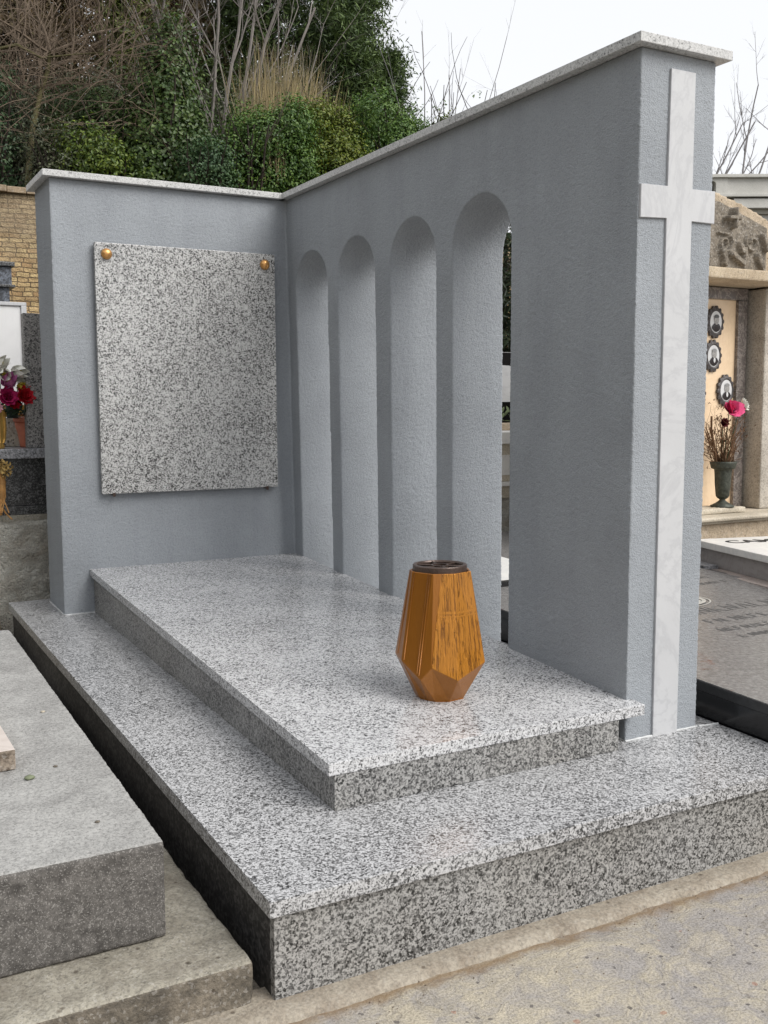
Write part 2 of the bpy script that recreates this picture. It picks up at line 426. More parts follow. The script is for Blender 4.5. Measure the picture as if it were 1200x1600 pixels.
dirv = Vector((math.sin(SUN_AZ) * math.cos(SUN_EL), math.cos(SUN_AZ) * math.cos(SUN_EL), math.sin(SUN_EL)))
so.rotation_euler = dirv.to_track_quat('Z', 'Y').to_euler(); so.location = dirv * 30
vs_ = scene.view_settings; vs_.view_transform = 'Standard'; vs_.look = 'None'; vs_.gamma = 1; vs_.exposure = 0.95; vs_.use_curve_mapping = False

# ------------------------------------------------------------------ ground, one sheet
def gz(x, y):
    hl = (-4.2 - x) * .95 if x < -4.2 else 0  # unseen steep rise at the left, added to keep sky light off left-facing sides
    hl = min(hl, 7.5)
    if y > -14 and hl > 0 and y < 11.2: return hl * min(1, (y + 14) / 5) - .014
    if y <= 2.97: return -.014
    if y <= 3.15: return -.014 + (y - 2.97) / .18 * .53
    if y <= 11.2: return .516 + (y - 3.15) * .06
    if y <= 11.35: return 1.0
    if y <= 11.5: return 1.0 + (y - 11.35) / .15 * 2.4
    z = 3.4 + (y - 11.5) * .20 + .12 * noise.noise(Vector((x * .5, y * .5, 0)))
    z = min(z, 7.2)
    s = max(0, min(1, (x - 10.5) / 5)); return z * (1 - s) + 1.0 * s
xs = sorted(set([-400, -120, -40, -20] + [round(-14 + .5 * i, 3) for i in range(69)] + [25, 40, 120, 400]))
ys = sorted(set([-400, -100, -30, -10, -4, -2, -1, 0, 1, 2, 2.97, 3.15, 3.5] + [round(4 + .5 * i, 2) for i in range(15)] + [11.2, 11.35, 11.5] + [round(12 + .5 * i, 2) for i in range(40)] + [36, 50, 100, 400]))
gv = [(x, y, gz(x, y)) for y in ys for x in xs]
gf = [(j * len(xs) + i, j * len(xs) + i + 1, (j + 1) * len(xs) + i + 1, (j + 1) * len(xs) + i) for j in range(len(ys) - 1) for i in range(len(xs) - 1)]
g = link('ground', gv, gf, GROUND); tag(g, kind='structure')

# mortar bed that the plinth stands on, with a broken front edge
vs, fs = [], []
N = 150
for i in range(N + 1):
    x = -.95 + i * (2.75 / N)
    e = -.048 - .010 * noise.noise(Vector((x * 5, 0, 3))) - .005 * noise.noise(Vector((x * 24, 2, 3)))
    e2 = e - .010 - .004 * noise.noise(Vector((x * 30, 5, 3)))
    vs += [(x, .05, .0), (x, e * .5, -.001), (x, e, -.003 + .002 * noise.noise(Vector((x * 20, 9, 1)))), (x, e2, -.016)]
for i in range(N):
    for k in range(3):
        a = i * 4 + k; fs.append((a, a + 1, a + 5, a + 4))
o = link('mortar_strip', vs, fs, STRIP, smooth=True, origin=(0, 0, 0)); tag(o, kind='structure')

# ------------------------------------------------------------------ the new grave: plinth
SL = .0633 / 2.4669; Z2 = .1946
pl = thing('grave_plinth', (0.7, 1.4, 0), 'wide grey granite plinth under the new tomb and the stucco wall', 'plinth')
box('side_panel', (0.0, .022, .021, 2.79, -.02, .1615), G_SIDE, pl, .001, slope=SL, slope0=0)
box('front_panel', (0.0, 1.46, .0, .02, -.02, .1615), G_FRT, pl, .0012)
box('core', (.03, 1.44, .03, 2.78, -.02, .158), CONC_B, pl, 0, slope=SL, slope0=0)
XS = 1.452
box('top_slab', (-.0125, 1.02, -.0125, 2.816, .1626, Z2), G_TOP, pl, .0016, slope=SL)
box('top_slab', (1.0212, XS, -.0125, 2.816, .1626, Z2 - .0003), G_TOP, pl, .0016, slope=SL)

# ------------------------------------------------------------------ stucco wall
WX0, WX1, WY0, PY0, PY1, PX0 = 1.1295, 1.3818, .3304, 2.4669, 2.7549, .1453
ZT = Z2 + 1.75
mw = thing('memorial_wall', (1.25, 1.6, Z2), 'L shaped grey stucco wall pierced by four tall arches, with a white cross on its end', 'wall')

def lean(y, z):
    t = (y - WY0) / (PY0 - WY0); s = (z - Z2) / 1.75
    f = -.004 + .009 * s; b = .016 - .028 * s
    return f * (1 - t) + b * t

def extrude_poly(outer, holes, axis, a0, a1):
    """2-D outline with holes -> closed prism; axis 'x': outline in (y,z)"""
    cu = bpy.data.curves.new('tmp', 'CURVE'); cu.dimensions = '2D'; cu.fill_mode = 'BOTH'; cu.extrude = (a1 - a0) / 2
    for L in [outer] + holes:
        sp = cu.splines.new('POLY'); sp.points.add(len(L) - 1)
        for p, q in zip(sp.points, L): p.co = (q[0], q[1], 0, 1)
        sp.use_cyclic_u = True
    ob = bpy.data.objects.new('tmp', cu); COL.objects.link(ob)
    dg = bpy.context.evaluated_depsgraph_get()
    me = bpy.data.meshes.new_from_object(ob.evaluated_get(dg))
    mid = (a0 + a1) / 2
    V = []
    for v in me.vertices:
        V.append((mid + v.co.z, v.co.x, v.co.y) if axis == 'x' else (v.co.x, mid + v.co.z, v.co.y))
    Fs = [tuple(p.vertices) for p in me.polygons]
    bpy.data.objects.remove(ob); bpy.data.meshes.remove(me)
    return V, Fs

def arch(y0, y1, zb, zt_):
    r = (y1 - y0) / 2; c = (y0 + y1) / 2; zs = zt_ - r
    L = [(y0, zb), (y1, zb)]
    for i in range(0, 33):
        a = math.pi * i / 32; L.append((c + r * math.cos(a), zs + r * math.sin(a)))
    return L
arches = [arch(2.083, 2.383, Z2 + .06, 1.707), arch(1.69, 1.992, Z2 + .05, 1.707), arch(1.274, 1.58, Z2 + .04, 1.711), arch(.858, 1.176, Z2 + .03, 1.715)]
V1, F1 = extrude_poly([(.60, Z2 - .02), (PY1, Z2 - .02), (PY1, ZT), (.60, ZT)], arches, 'x', WX0, WX1 - .052)
# make a single watertight body by voxel remesh of arcade + pier + back wing
bm = bmesh.new()
me = bpy.data.meshes.new('t'); me.from_pydata(V1, [], F1); bm.from_mesh(me); bpy.data.meshes.remove(me)
bmesh.ops.remove_doubles(bm, verts=bm.verts[:], dist=1e-5)
bm_box(bm, WX0, WX1, WY0, .74, Z2 - .02, ZT)
bm_box(bm, PX0, WX0 + .1, PY0, PY1, Z2 - .02, ZT)
for v in bm.verts:
    s = max(0, min(1, (v.co.x - .9) / .2))
    v.co.x += lean(v.co.y, v.co.z) * s
bmesh.ops.recalc_face_normals(bm, faces=bm.faces[:])
wall = from_bm('wall', bm, STUC, mw)
def remesh(o, vox, disp, tex_scale, smooth=True, depth=2):
    md = o.modifiers.new('r', 'REMESH'); md.mode = 'VOXEL'; md.voxel_size = vox; md.use_smooth_shade = smooth
    if disp:
        tx = bpy.data.textures.new('t', 'CLOUDS'); tx.noise_scale = tex_scale; tx.noise_depth = depth
        dm = o.modifiers.new('d', 'DISPLACE'); dm.texture = tx; dm.strength = disp; dm.mid_level = .5; dm.texture_coords = 'LOCAL'
    dg = bpy.context.evaluated_depsgraph_get()
    me = bpy.data.meshes.new_from_object(o.evaluated_get(dg))
    old = o.data; o.modifiers.clear(); o.data = me; bpy.data.meshes.remove(old)
remesh(wall, .0042, .0046, .006)
# coping
CO = .0284
bm = bmesh.new()
bm_box(bm, PX0 - CO, WX0 - CO + .01, PY0 - CO, PY1 + CO, ZT, ZT + .0238, .0016)
from_bm('coping', bm, G_COP, mw)
bm = bmesh.new()
bm_box(bm, WX0 - CO, WX1 + CO, WY0 - CO, 1.25, ZT, ZT + .0238, .0016)
bm_box(bm, WX0 - CO, WX1 + CO, 1.2512, PY1 + CO, ZT, ZT + .0236, .0016)
for v in bm.verts: v.co.x += lean(v.co.y, ZT)
from_bm('coping', bm, G_COP, mw)
# white marble cross let into the wall end, one plate with a thin proud edge
cx0, cx1 = 1.2200, 1.3065
cr = [(cx0, Z2 - .002), (cx1, Z2 - .002), (cx1 + .0, 1.540), (1.3865, 1.540), (1.3865, 1.622), (cx1, 1.620), (cx1, 1.905), (cx0 + .004, 1.905), (cx0 + .001, 1.620), (1.1335, 1.618), (1.1335, 1.537), (cx0, 1.541)]
V, Fc = extrude_poly(cr, [], 'y', WY0 - .0065, WY0 + .012)
bm = bmesh.new(); me = bpy.data.meshes.new('t'); me.from_pydata(V, [], Fc); bm.from_mesh(me); bpy.data.meshes.remove(me)
bmesh.ops.remove_doubles(bm, verts=bm.verts[:], dist=1e-5); bmesh.ops.recalc_face_normals(bm, faces=bm.faces[:])
for v in bm.verts: v.co.x += lean(WY0, v.co.z)
es = [e for e in bm.edges if len(e.link_faces) == 2 and abs(e.calc_face_angle(0)) > .5 and all(v.co.y < WY0 for v in e.verts)]
bmesh.ops.bevel(bm, geom=es, offset=.001, segments=1, affect='EDGES')
from_bm('marble_cross', bm, CROSSM, mw)
# caulk line at the foot
mb = MB()
def caulk(p, q):
    n = 26; P = []
    for i in range(n + 1):
        t = i / n; x = p[0] + (q[0] - p[0]) * t; y = p[1] + (q[1] - p[1]) * t
        P.append((x + rnd.uniform(-.0008, .0008), y + rnd.uniform(-.0008, .0008), Z2 + SL * y + .001))
    mb.tube(P, [.0034 + rnd.uniform(-.001, .001) for _ in P], 6)
caulk((WX0 - .006, WY0 - .002), (WX1, WY0 - .002)); caulk((WX1 + .001, WY0), (WX1 + .001, .7)); caulk((WX0 - .005, WY0), (WX0 - .003, .6))
caulk((WX1 + .002, WY0 - .004), (1.449, WY0 - .012)); caulk((PX0 - .001, PY0 - .001), (.30, PY0 - .001)); caulk((PX0 - .001, PY0), (PX0 - .001, PY1))
mb.build('caulk_line', CAULK, mw, True)

# ------------------------------------------------------------------ tomb
TS = .1238 / 2.172; B0 = Z2 + .0877; yf = .2948
tb = thing('granite_tomb', (.7, 1.3, Z2), 'new grey granite tomb of base and polished cover slab, a vase standing on it', 'tomb')
def zb(y): return Z2 + SL * y
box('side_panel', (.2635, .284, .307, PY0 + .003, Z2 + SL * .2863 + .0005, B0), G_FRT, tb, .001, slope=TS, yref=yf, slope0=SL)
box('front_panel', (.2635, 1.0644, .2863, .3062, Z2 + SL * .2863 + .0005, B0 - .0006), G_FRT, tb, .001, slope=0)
box('core', (.29, 1.06, .31, PY0 + .003, Z2 + .009, B0 - .002), CONC_B, tb, 0, slope=TS, yref=yf, slope0=SL)
box('cover_slab', (.2482, 1.1483, .284, PY0 + .004, B0, B0 + .0281), G_TOMB, tb, .0016, slope=TS, yref=.284)
def ztomb(y): return B0 + .0281 + TS * (y - .284)

# ------------------------------------------------------------------ plaque
pq = thing('granite_plaque', (.676, PY0 - .02, .7333), 'blank speckled granite plaque hung on the stucco wall by two gold studs', 'plaque')
box('slab', (.3007, 1.0512, PY0 - .030, PY0 - .010, .7333, 1.7119), G_PLQ, pq, .002)
for (x, z) in ((.346, 1.668), (1.005, 1.667)):
    vs, fs = lathe([(.0, 0), (.021, 0), (.0215, .004), (.019, .011), (.0135, .017), (.006, .0195), (0.0008, .020)], (0, 0, 0), 20)
    vs = [(x + a, PY0 - .031 - c, z + b) for a, b, c in vs]
    link('stud', vs, fs, BRONZE, pq, True)
for x in (.347, 1.002):
    bm = bmesh.new(); bm_box(bm, x - .006, x + .006, PY0 - .034, PY0 + .003, .727, .7325, .001); bm_box(bm, x - .005, x + .005, PY0 - .0345, PY0 - .0305, .722, .738, .001)
    from_bm('clip', bm, DBRONZE, pq)

# ------------------------------------------------------------------ bronze vase on the tomb
VX, VY = .7105, .5755; VZ = ztomb(VY) - .003
vz = thing('flower_vase', (VX, VY, VZ), 'faceted golden brown bronze vase with an empty dark grate, standing on the tomb', 'vase')
vz_mats = (vasemat('vase_plain', False), vasemat('vase_carved', True))
fa = math.atan2(-.4797, -.8715) if False else None
view = Vector((VX + .6752, VY + 1.6454, 0)).normalized(); rx = Vector((view.y, -view.x, 0))
def pol(a, r, z):
    a = R(a); p = rx * (math.sin(a) * r) - view * (math.cos(a) * r); return (VX + p.x, VY + p.y, VZ + z)
rim = [(-90, .116, .112), (-57, .116, .108), (-25, .113, .066), (-10, .113, .100), (24, .113, .066), (72, .122, .100), (112, .116, .084), (150, .116, .106), (192, .116, .078), (232, .116, .104)]
top = [(-88, .078), (-62, .079), (-13, .079), (3, .076), (30, .079), (72, .083), (112, .079), (150, .079), (192, .079), (232, .079)]
bas = [(-78, .062), (-50, .064), (-28, .062), (-10, .0622), (24, .062), (66, .066), (110, .062), (150, .062), (192, .062), (232, .062)]
vs, fs, mi = [], [], []
n = len(rim); H_ = .332
for (a, r_), (a2, r2, z2_), (a3, r3) in zip(top, rim, bas):
    vs += [pol(a, r_, H_), pol(a2, r2, z2_), pol(a3, r3, .0), pol(a, r_ - .007, H_ - .001), pol(a, r_ - .012, H_ - .05)]
for i in range(n):
    a, b = i * 5, ((i + 1) % n) * 5
    fs += [(a, a + 1, b + 1, b), (a + 1, a + 2, b + 2, b + 1), (a, b, b + 3, a + 3), (a + 3, b + 3, b + 4, a + 4)]
    car = i in (3, 4, 7)
    mi += [1 if car else 0, 0, 0, 0]
fs.append(tuple(i * 5 + 2 for i in range(n))); mi.append(0)
# wall panels as fine vertical ribs on the plain faces: raised border strips
body = link('body', vs, fs, None, vz, False, mats=list(vz_mats), midx=mi)
bvm = body.modifiers.new('b', 'BEVEL'); bvm.width = .0018; bvm.segments = 2; bvm.limit_method = 'ANGLE'; bvm.angle_limit = R(10)
mb = MB()
for i, (f0) in ((1, .12), (1, .80), (1, .90), (0, .4)):
    a, b = i * 5, ((i + 1) % n) * 5
    tp = Vector(vs[a]).lerp(Vector(vs[b]), f0); bt = Vector(vs[a + 1]).lerp(Vector(vs[b + 1]), f0)
    mb.tube([tp.lerp(bt, .005), tp.lerp(bt, .5), tp.lerp(bt, .97)], .0016, 6)
mb.build('rib', vz_mats[0], vz, True)
# grate: rim ring, inner ring, six spokes, and the dark insert tube
mb = MB()
C0 = (VX, VY, VZ + H_)
v_, f_ = lathe([(.064, -.012), (.0695, -.012), (.070, .012), (.068, .0145), (.061, .0145), (.059, .011), (.060, -.012)], C0, 40); mb.add(v_, f_[:-2])
v_, f_ = lathe([(.018, .006), (.023, .006), (.023, .0125), (.018, .0125), (.018, .006)], C0, 24); mb.add(v_, f_[:-2])
for k in range(6):
    a = R(60 * k + 17)
    p = Vector((math.cos(a), math.sin(a), 0))
    mb.tube([Vector(C0) + p * .021 + Vector((0, 0, .0095)), Vector(C0) + p * .062 + Vector((0, 0, .0105))], .0030, 6)
mb.build('grate', DBRONZE, vz, False)
v_, f_ = lathe([(.0005, -.1), (.058, -.1), (.0585, .0), (.060, .009)], C0, 32)
link('insert', v_, f_[:-1], plain('insert_black', (.012, .01, .01), .6), vz)

# ------------------------------------------------------------------ neighbour tomb at the left
nb = thing('concrete_tomb', (-.6, 1.2, -.014), 'low weathered stone tomb block on a buff footing beside the granite plinth', 'tomb')
SB = .042
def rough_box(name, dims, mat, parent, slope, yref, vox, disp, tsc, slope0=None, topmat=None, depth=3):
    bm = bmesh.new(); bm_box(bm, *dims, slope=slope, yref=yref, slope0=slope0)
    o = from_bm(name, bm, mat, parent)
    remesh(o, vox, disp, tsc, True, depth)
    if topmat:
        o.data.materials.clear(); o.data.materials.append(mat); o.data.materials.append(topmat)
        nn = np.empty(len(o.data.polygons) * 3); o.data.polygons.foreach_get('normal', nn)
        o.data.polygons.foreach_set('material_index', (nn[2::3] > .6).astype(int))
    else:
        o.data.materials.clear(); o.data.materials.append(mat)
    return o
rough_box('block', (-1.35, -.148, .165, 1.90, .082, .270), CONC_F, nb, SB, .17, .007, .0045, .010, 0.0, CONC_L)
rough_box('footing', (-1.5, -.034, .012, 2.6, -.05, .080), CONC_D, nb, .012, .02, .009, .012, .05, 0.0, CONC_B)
BRK = concrete('broken_marble_edge', (.36, .30, .24), (.10, .075, .055), .3, .006, 22, 120)
bm = bmesh.new(); bm_box(bm, -1.0, -.334, .640, 1.75, .291, .336, .003, slope=SB, yref=.64, rot=R(1.5), piv=(-.334, .64, 0))
ms = from_bm('marble_slab', bm, marble('pink_worn_marble', (.56, .50, .455), (.42, .36, .32), .5, .4, 8), None, origin=(-.66, 1.1, .3))
ms.data.materials.append(BRK)
for p in ms.data.polygons:
    if p.normal.y < -.8: p.material_index = 1
tag(ms, 'thick pinkish marble slab with a broken edge lying on the weathered tomb', 'slab')
# pebbles and chips lying on the block
def pebble(c, r, mat):
    bm = bmesh.new(); bmesh.ops.create_icosphere(bm, subdivisions=2, radius=r)
    for v in bm.verts:
        k = 1 + .35 * noise.noise(v.co * (1.6 / r) + Vector(c) * 50); v.co = Vector((v.co.x * k * 1.2, v.co.y * k, v.co.z * k * .55)) + Vector(c)
    return from_bm('pebble', bm, mat, None, True, c)
for i, (x, y, r_, l) in enumerate(((-.318, .575, .009, 'small greenish chip beside the corner of the pink marble slab'), (-.255, .62, .004, 'tiny dark chip on the weathered block, right of the pink slab'), (-.21, 1.0, .005, 'pale chip on the weathered block near its right edge'), (-.24, .30, .004, 'dark crumb near the front edge of the weathered block'))):
    o = pebble((x, y, .270 + SB * (y - .17) + r_ * .4), r_, (plain('moss_chip', (.16, .18, .11), .8) if i == 0 else SANDL if i == 2 else CONC_D)); tag(o, l, 'pebble', 'chips of stone on the block')

# rubble and earth heap at the far end of the gap
vs, fs = [], []
n_ = 46
for j in range(n_):
    for i in range(n_):
        x = -.75 + i * (.80 / (n_ - 1)); y = 1.86 + j * (1.08 / (n_ - 1))
        e = min((x + .75) / .12, (-.008 - x + .06) / .10, 1); e = max(0, e)
        z = .02 + .14 * min(1, max(0, (y - 1.8) / .6)) * e + .06 * noise.noise(Vector((x * 6, y * 6, 0))) + .035 * noise.noise(Vector((x * 22, y * 22, 4)))
        if x > -.03: z = min(z, .10)
        vs.append((x, y, z))
for j in range(n_ - 1):
    for i in range(n_ - 1):
        a = j * n_ + i; fs.append((a, a + 1, a + n_ + 1, a + n_))
o = link('rubble', vs, fs, concrete('earth_rubble', (.30, .265, .20), (.09, .075, .055), .3, .012, 12, 90), origin=(-.4, 2.4, 0)); tag(o, kind='stuff')

# ------------------------------------------------------------------ terrace wall behind
tw = link('terrace_wall', *(lambda m_: (m_.v, m_.f))(MB().add(*extrude_poly([(-6, -.3), (7, -.3), (7, .585), (-6, .585)], [], 'y', 2.95, 3.25))), CONC_W, None, origin=(0, 3.0, 0))
bm = bmesh.new(); bm.from_mesh(tw.data); bmesh.ops.remove_doubles(bm, verts=bm.verts[:], dist=1e-5); bmesh.ops.recalc_face_normals(bm, faces=bm.faces[:]); bm.to_mesh(tw.data); bm.free()
remesh(tw, .016, .05, .09, True, 6)
tw.data.materials.clear(); tw.data.materials.append(CONC_W)
tag(tw, 'rough cracked concrete retaining wall carrying the tombs of the upper terrace', 'retaining wall')

# dark granite tomb on the terrace (left)
dt = thing('dark_granite_tomb', (-.3, 3.4, .585), 'dark speckled granite tomb with a grey ledge on the terrace behind the stucco wall', 'tomb')
box('bedding', (-2.4, .9, 3.0, 4.4, .58, .612), CONC_B, dt, .003)
box('kerb', (-2.35, .85, 3.016, 4.38, .612, .650), G_DARK, dt, .003)
box('side_panel', (-2.3, .8, 3.026, 4.3, .651, .856), G_DARK, dt, .002)
box('ledge', (-2.34, .84, 2.985, 4.34, .857, .900), G_LEDGE, dt, .004)
st = box('stele', (.128, .62, 3.03, 3.09, .9008, 1.482), G_STELE, None, .003, origin=(.37, 3.06, .9)); tag(st, 'rough grey granite headstone half hidden behind the stucco wall, above the ledge', 'headstone')
hs_ = thing('white_headstone', (.1, 3.75, .9), 'plain white marble headstone with a raised rim, behind the flowers', 'headstone')
box('slab', (-.28, .236, 3.71, 3.75, .86, 1.575), marble('chalk_marble', (.72, .72, .72), (.6, .6, .6), .5, .2), hs_, .003)
bm = bmesh.new(); bm_box(bm, -.3, .262, 3.70, 3.76, 1.5753, 1.592, .002); bm_box(bm, .2365, .262, 3.70, 3.76, .86, 1.575, .002); from_bm('rim', bm, CROSSM, hs_)
bk = thing('blue_granite_shrine', (0, 5, .6), 'tall blue grey granite shrine front with a moulded cap, at the left edge', 'shrine')
bm = bmesh.new(); bm_box(bm, -1.0, .395, 5.0, 5.4, .55, 1.81, .004); from_bm('pillar', bm, G_BLUE, bk)
box('entablature', (-1.0, .408, 4.985, 5.42, 1.811, 1.925, ), G_BLUE, bk, .003)
bm = bmesh.new(); bm_box(bm, -1.02, .425, 4.97, 5.43, 1.803, 1.818, .002); bm_box(bm, -1.03, .425, 4.96, 5.44, 1.926, 1.952, .004); from_bm('moulding', bm, G_DARK, bk)

# pots and flowers on the ledge
gvz = thing('gold_vase', (.0, 3.07, .9), 'gilded fluted vase holding the tall lilies, at the left edge of the ledge', 'vase')
v_, f_ = lathe([(.026, 0), (.028, .01), (.024, .02), (.030, .05), (.034, .09), (.032, .125), (.037, .16), (.039, .166)], (.008, 3.05, .9), 20); link('body', v_, f_, GOLD, gvz, True)
mb = MB()
for k in range(9):
    a = 2 * math.pi * k / 9; mb.tube([(.008 + math.cos(a) * r_, 3.05 + math.sin(a) * r_, .9 + z) for r_, z in ((.026, .025), (.031, .05), (.035, .09), (.033, .125), (.038, .16))], .003, 5)
mb.build('flute', GOLD, gvz, True)
tp = thing('terracotta_pot', (.150, 3.17, .9), 'small orange terracotta pot on the ledge beside the grey headstone', 'flower pot')
v_, f_ = lathe([(.030, 0), (.033, .006), (.034, .02), (.040, .06), (.050, .095), (.052, .112)], (.150, 3.17, .901), 24); link('body', v_, f_, TERRA, tp, True)
v_, f_ = lathe([(.052, .112), (.057, .113), (.058, .130), (.055, .134), (.050, .130), (.048, .115)], (.150, 3.17, .901), 24); link('rim', v_, f_, TERRA, tp, True)
bp = thing('book_plaque', (.11, 3.2, 1.03), 'small golden open book plaque with dark writing behind the terracotta pot', 'plaque')
bm = bmesh.new(); bm_box(bm, .02, .22, 3.25, 3.30, 1.035, 1.062, .006); bm_box(bm, .02, .22, 3.285, 3.335, 1.055, 1.09, .006); from_bm('book', bm, GOLD, bp)
def text(s, size, mat, parent, M_, name='lettering', ext=.0006, sp=1.0):
    cu = bpy.data.curves.new('txt', 'FONT'); cu.body = s; cu.size = size; cu.extrude = ext; cu.space_character = sp; cu.offset = size * .022
    ob = bpy.data.objects.new('txt', cu); COL.objects.link(ob)
    me = bpy.data.meshes.new_from_object(ob.evaluated_get(bpy.context.evaluated_depsgraph_get()))
    V = [tuple(M_ @ v.co) for v in me.vertices]; Fx = [tuple(p.vertices) for p in me.polygons]
    bpy.data.objects.remove(ob); bpy.data.meshes.remove(me)
    return link(name, V, Fx, mat, parent)
text('TI AMO', .024, LETTER, bp, Matrix.Translation((.105, 3.2485, 1.040)) @ Matrix.Rotation(R(90), 4, 'X'))
pbx = box('pot_stand', (.0, .2, 3.25, 3.34, .9008, 1.03), concrete('pale_mosaic', (.5, .46, .38), (.25, .22, .18), .8, .002, 20, 120), None, .004, origin=(.1, 3.2, .9)); tag(pbx, 'pale mottled stone stand under the golden book, behind the pots', 'stand')
gp2 = thing('brass_pot', (.175, 3.16, 1.06), 'round brass pot beside the red flowers', 'pot')
v_, f_ = lathe([(.02, 0), (.035, .012), (.042, .035), (.038, .06), (.03, .07)], (.20, 3.30, 1.091), 18); link('body', v_, f_, GOLD, gp2, True)

def petal(mb, c, dirv, up, length, width, curl=.3, seg=4):
    """a curved petal surface"""
    dirv = Vector(dirv).normalized(); up = Vector(up).normalized(); side = dirv.cross(up).normalized(); up = side.cross(dirv)
    vs, fs = [], []
    for i in range(seg + 1):
        t = i / seg; w_ = width * math.sin(math.pi * min(1, .12 + t * .86)) * .5
        p = Vector(c) + dirv * length * t + up * (curl * length * t * t)
        vs += [p - side * w_ + up * w_ * .25, p, p + side * w_ + up * w_ * .25]
    for i in range(seg):
        a = i * 3; fs += [(a, a + 1, a + 4, a + 3), (a + 1, a + 2, a + 5, a + 4)]
    mb.add(vs, fs)
def fmat(name, c): 
    t = NT(name); v = t.co(); n_1 = t.noise(v, 60, 3)
    return t.fin(t.ramp(n_1, [(.3, tuple(x * .75 for x in c)), (.7, c)]), .6, None, spec=.3)
M_WHITE = fmat('white_petals', (.78, .77, .70)); M_PURP = fmat('purple_petals', (.50, .16, .36)); M_RED = fmat('red_petals', (.55, .015, .03))
M_CRIM = fmat('crimson_petals', (.46, .02, .12)); M_PINK = fmat('pale_pink_petals', (.72, .38, .45)); M_YEL = fmat('yellow_petals', (.75, .6, .08)); M_LEAFG = fmat('silk_leaf', (.03, .06, .025))
M_HOT = fmat('hot_pink_petals', (.82, .11, .28))
def flower(name, c, out, kind, mat, label, scale=1.0, centre=None, stem_to=None, group='silk flowers on the dark tomb ledge', cat='flower'):
    t = thing(name, stem_to or c, label, cat, group)
    out = Vector(out).normalized(); a = out.cross(Vector((0, 0, 1))); a = a.normalized() if a.length > .1 else Vector((1, 0, 0)); b = out.cross(a)
    mb = MB()
    if kind == 'lily':
        for k in range(6):
            th = k * math.pi / 3 + rnd.random() * .3; d = out * .9 + (a * math.cos(th) + b * math.sin(th)) * .75
            petal(mb, c, d, -out + (a * math.cos(th) + b * math.sin(th)) * 1.2, .066 * scale, .040 * scale, -.45)
    else:
        for ring, (nn_, tilt, L_) in enumerate(((9, 1.3, .034), (8, .8, .029), (6, .4, .022), (4, .15, .016))):
            for k in range(nn_):
                th = k * 2 * math.pi / nn_ + ring * .4; rad = a * math.cos(th) + b * math.sin(th)
                petal(mb, Vector(c) + out * .004 * ring * scale, out * .5 + rad * tilt, out, L_ * scale, .026 * scale, .35, 3)
    mb.build('petals', mat, t, True)
    if centre:
        mb = MB()
        for k in range(5):
            th = k * 1.256; mb.tube([c, Vector(c) + out * .04 * scale + (a * math.cos(th) + b * math.sin(th)) * .008], .0022 * scale, 4)
        mb.build('stamens', centre, t)
    if stem_to:
        mb = MB(); cc = Vector(c); s2 = Vector(stem_to); mid = cc.lerp(s2, .5) + Vector((.004, .006, 0)); mb.tube([cc, mid, s2], .0022, 5); mb.build('stem', M_LEAFG, t)
    return t
flower('lily', (.015, 3.06, 1.245), (.5, -.6, .5), 'lily', M_WHITE, 'white silk lily, the topmost one over the gold vase', 1.05, M_YEL, (0, 3.07, 1.06))
flower('lily', (.10, 3.09, 1.215), (.6, -.5, -.35), 'lily', M_WHITE, 'white silk lily drooping right towards the grey headstone', 1.05, M_YEL, (.02, 3.08, 1.06))
flower('lily', (-.03, 3.03, 1.20), (-.2, -.9, .1), 'lily', M_WHITE, 'white silk lily facing out at the left edge', 1.05, M_YEL, (0, 3.07, 1.06))
flower('lily', (.045, 3.02, 1.17), (.2, -.8, .5), 'lily', M_PURP, 'purple silk lily under the white lilies', 1.15, M_YEL, (0, 3.07, 1.06))
flower('lily', (.135, 3.1, 1.20), (.5, -.5, .6), 'lily', M_CRIM, 'small dark crimson silk flower by the grey headstone', 0.85, None, (.1, 3.1, 1.06))
flower('lily', (.10, 3.06, 1.160), (.4, -.7, .2), 'lily', M_YEL, 'small yellow silk blossom between the lilies and the red carnations', 0.71, None, (.08, 3.1, 1.06))
flower('carnation', (.045, 3.02, 1.120), (.1, -1, .2), 'c', M_CRIM, 'crimson silk carnation under the purple lily', 1.63, None, (.02, 3.07, 1.06))
flower('carnation', (.118, 3.05, 1.125), (.3, -1, .2), 'c', M_RED, 'bright red silk carnation beside the grey headstone', 1.63, None, (.11, 3.1, 1.04))
flower('carnation', (.080, 3.07, 1.10), (.2, -1, 0), 'c', M_RED, 'dark red silk carnation lower between the two larger carnations', 1.14, None, (.1, 3.1, 1.04))
flower('tulip', (-.012, 3.0, 1.135), (0, -1, .3), 'c', M_PINK, 'pale pink silk flower above the gold vase at the left edge', 1.14, None, (0, 3.06, 1.06))
flower('tulip', (.0, 3.0, 1.075), (.2, -1, .1), 'c', M_PINK, 'pink and white silk bud on the rim of the gold vase', 0.85, None, (0, 3.06, 1.04))
flower('lily', (.075, 3.04, 1.235), (.7, -.6, -.1), 'lily', M_WHITE, 'white silk lily in the middle, pointing right above the yellow blossom', 1.05, M_YEL, (.01, 3.06, 1.06))
flower('lily', (.03, 3.02, 1.225), (.1, -.9, -.2), 'lily', M_WHITE, 'white silk lily hanging just above the purple one', 1.05, M_YEL, (.01, 3.06, 1.06))
mb = MB()
for k in range(60):
    c = Vector((rnd.uniform(.0, .15), rnd.uniform(3.04, 3.12), rnd.uniform(1.05, 1.13)))
    petal(mb, c, (rnd.uniform(-1, 1), rnd.uniform(-1, 0), rnd.uniform(-.6, .8)), (0, -.4, 1), rnd.uniform(.03, .055), .018, -.2, 3)
for k in range(6):
    c = Vector((.03 + k * .012, 3.05, 1.16 + .008 * k)); petal(mb, c, (1, -.3, -.5 + .15 * k), (0, 0, 1), .06, .012, -.2)
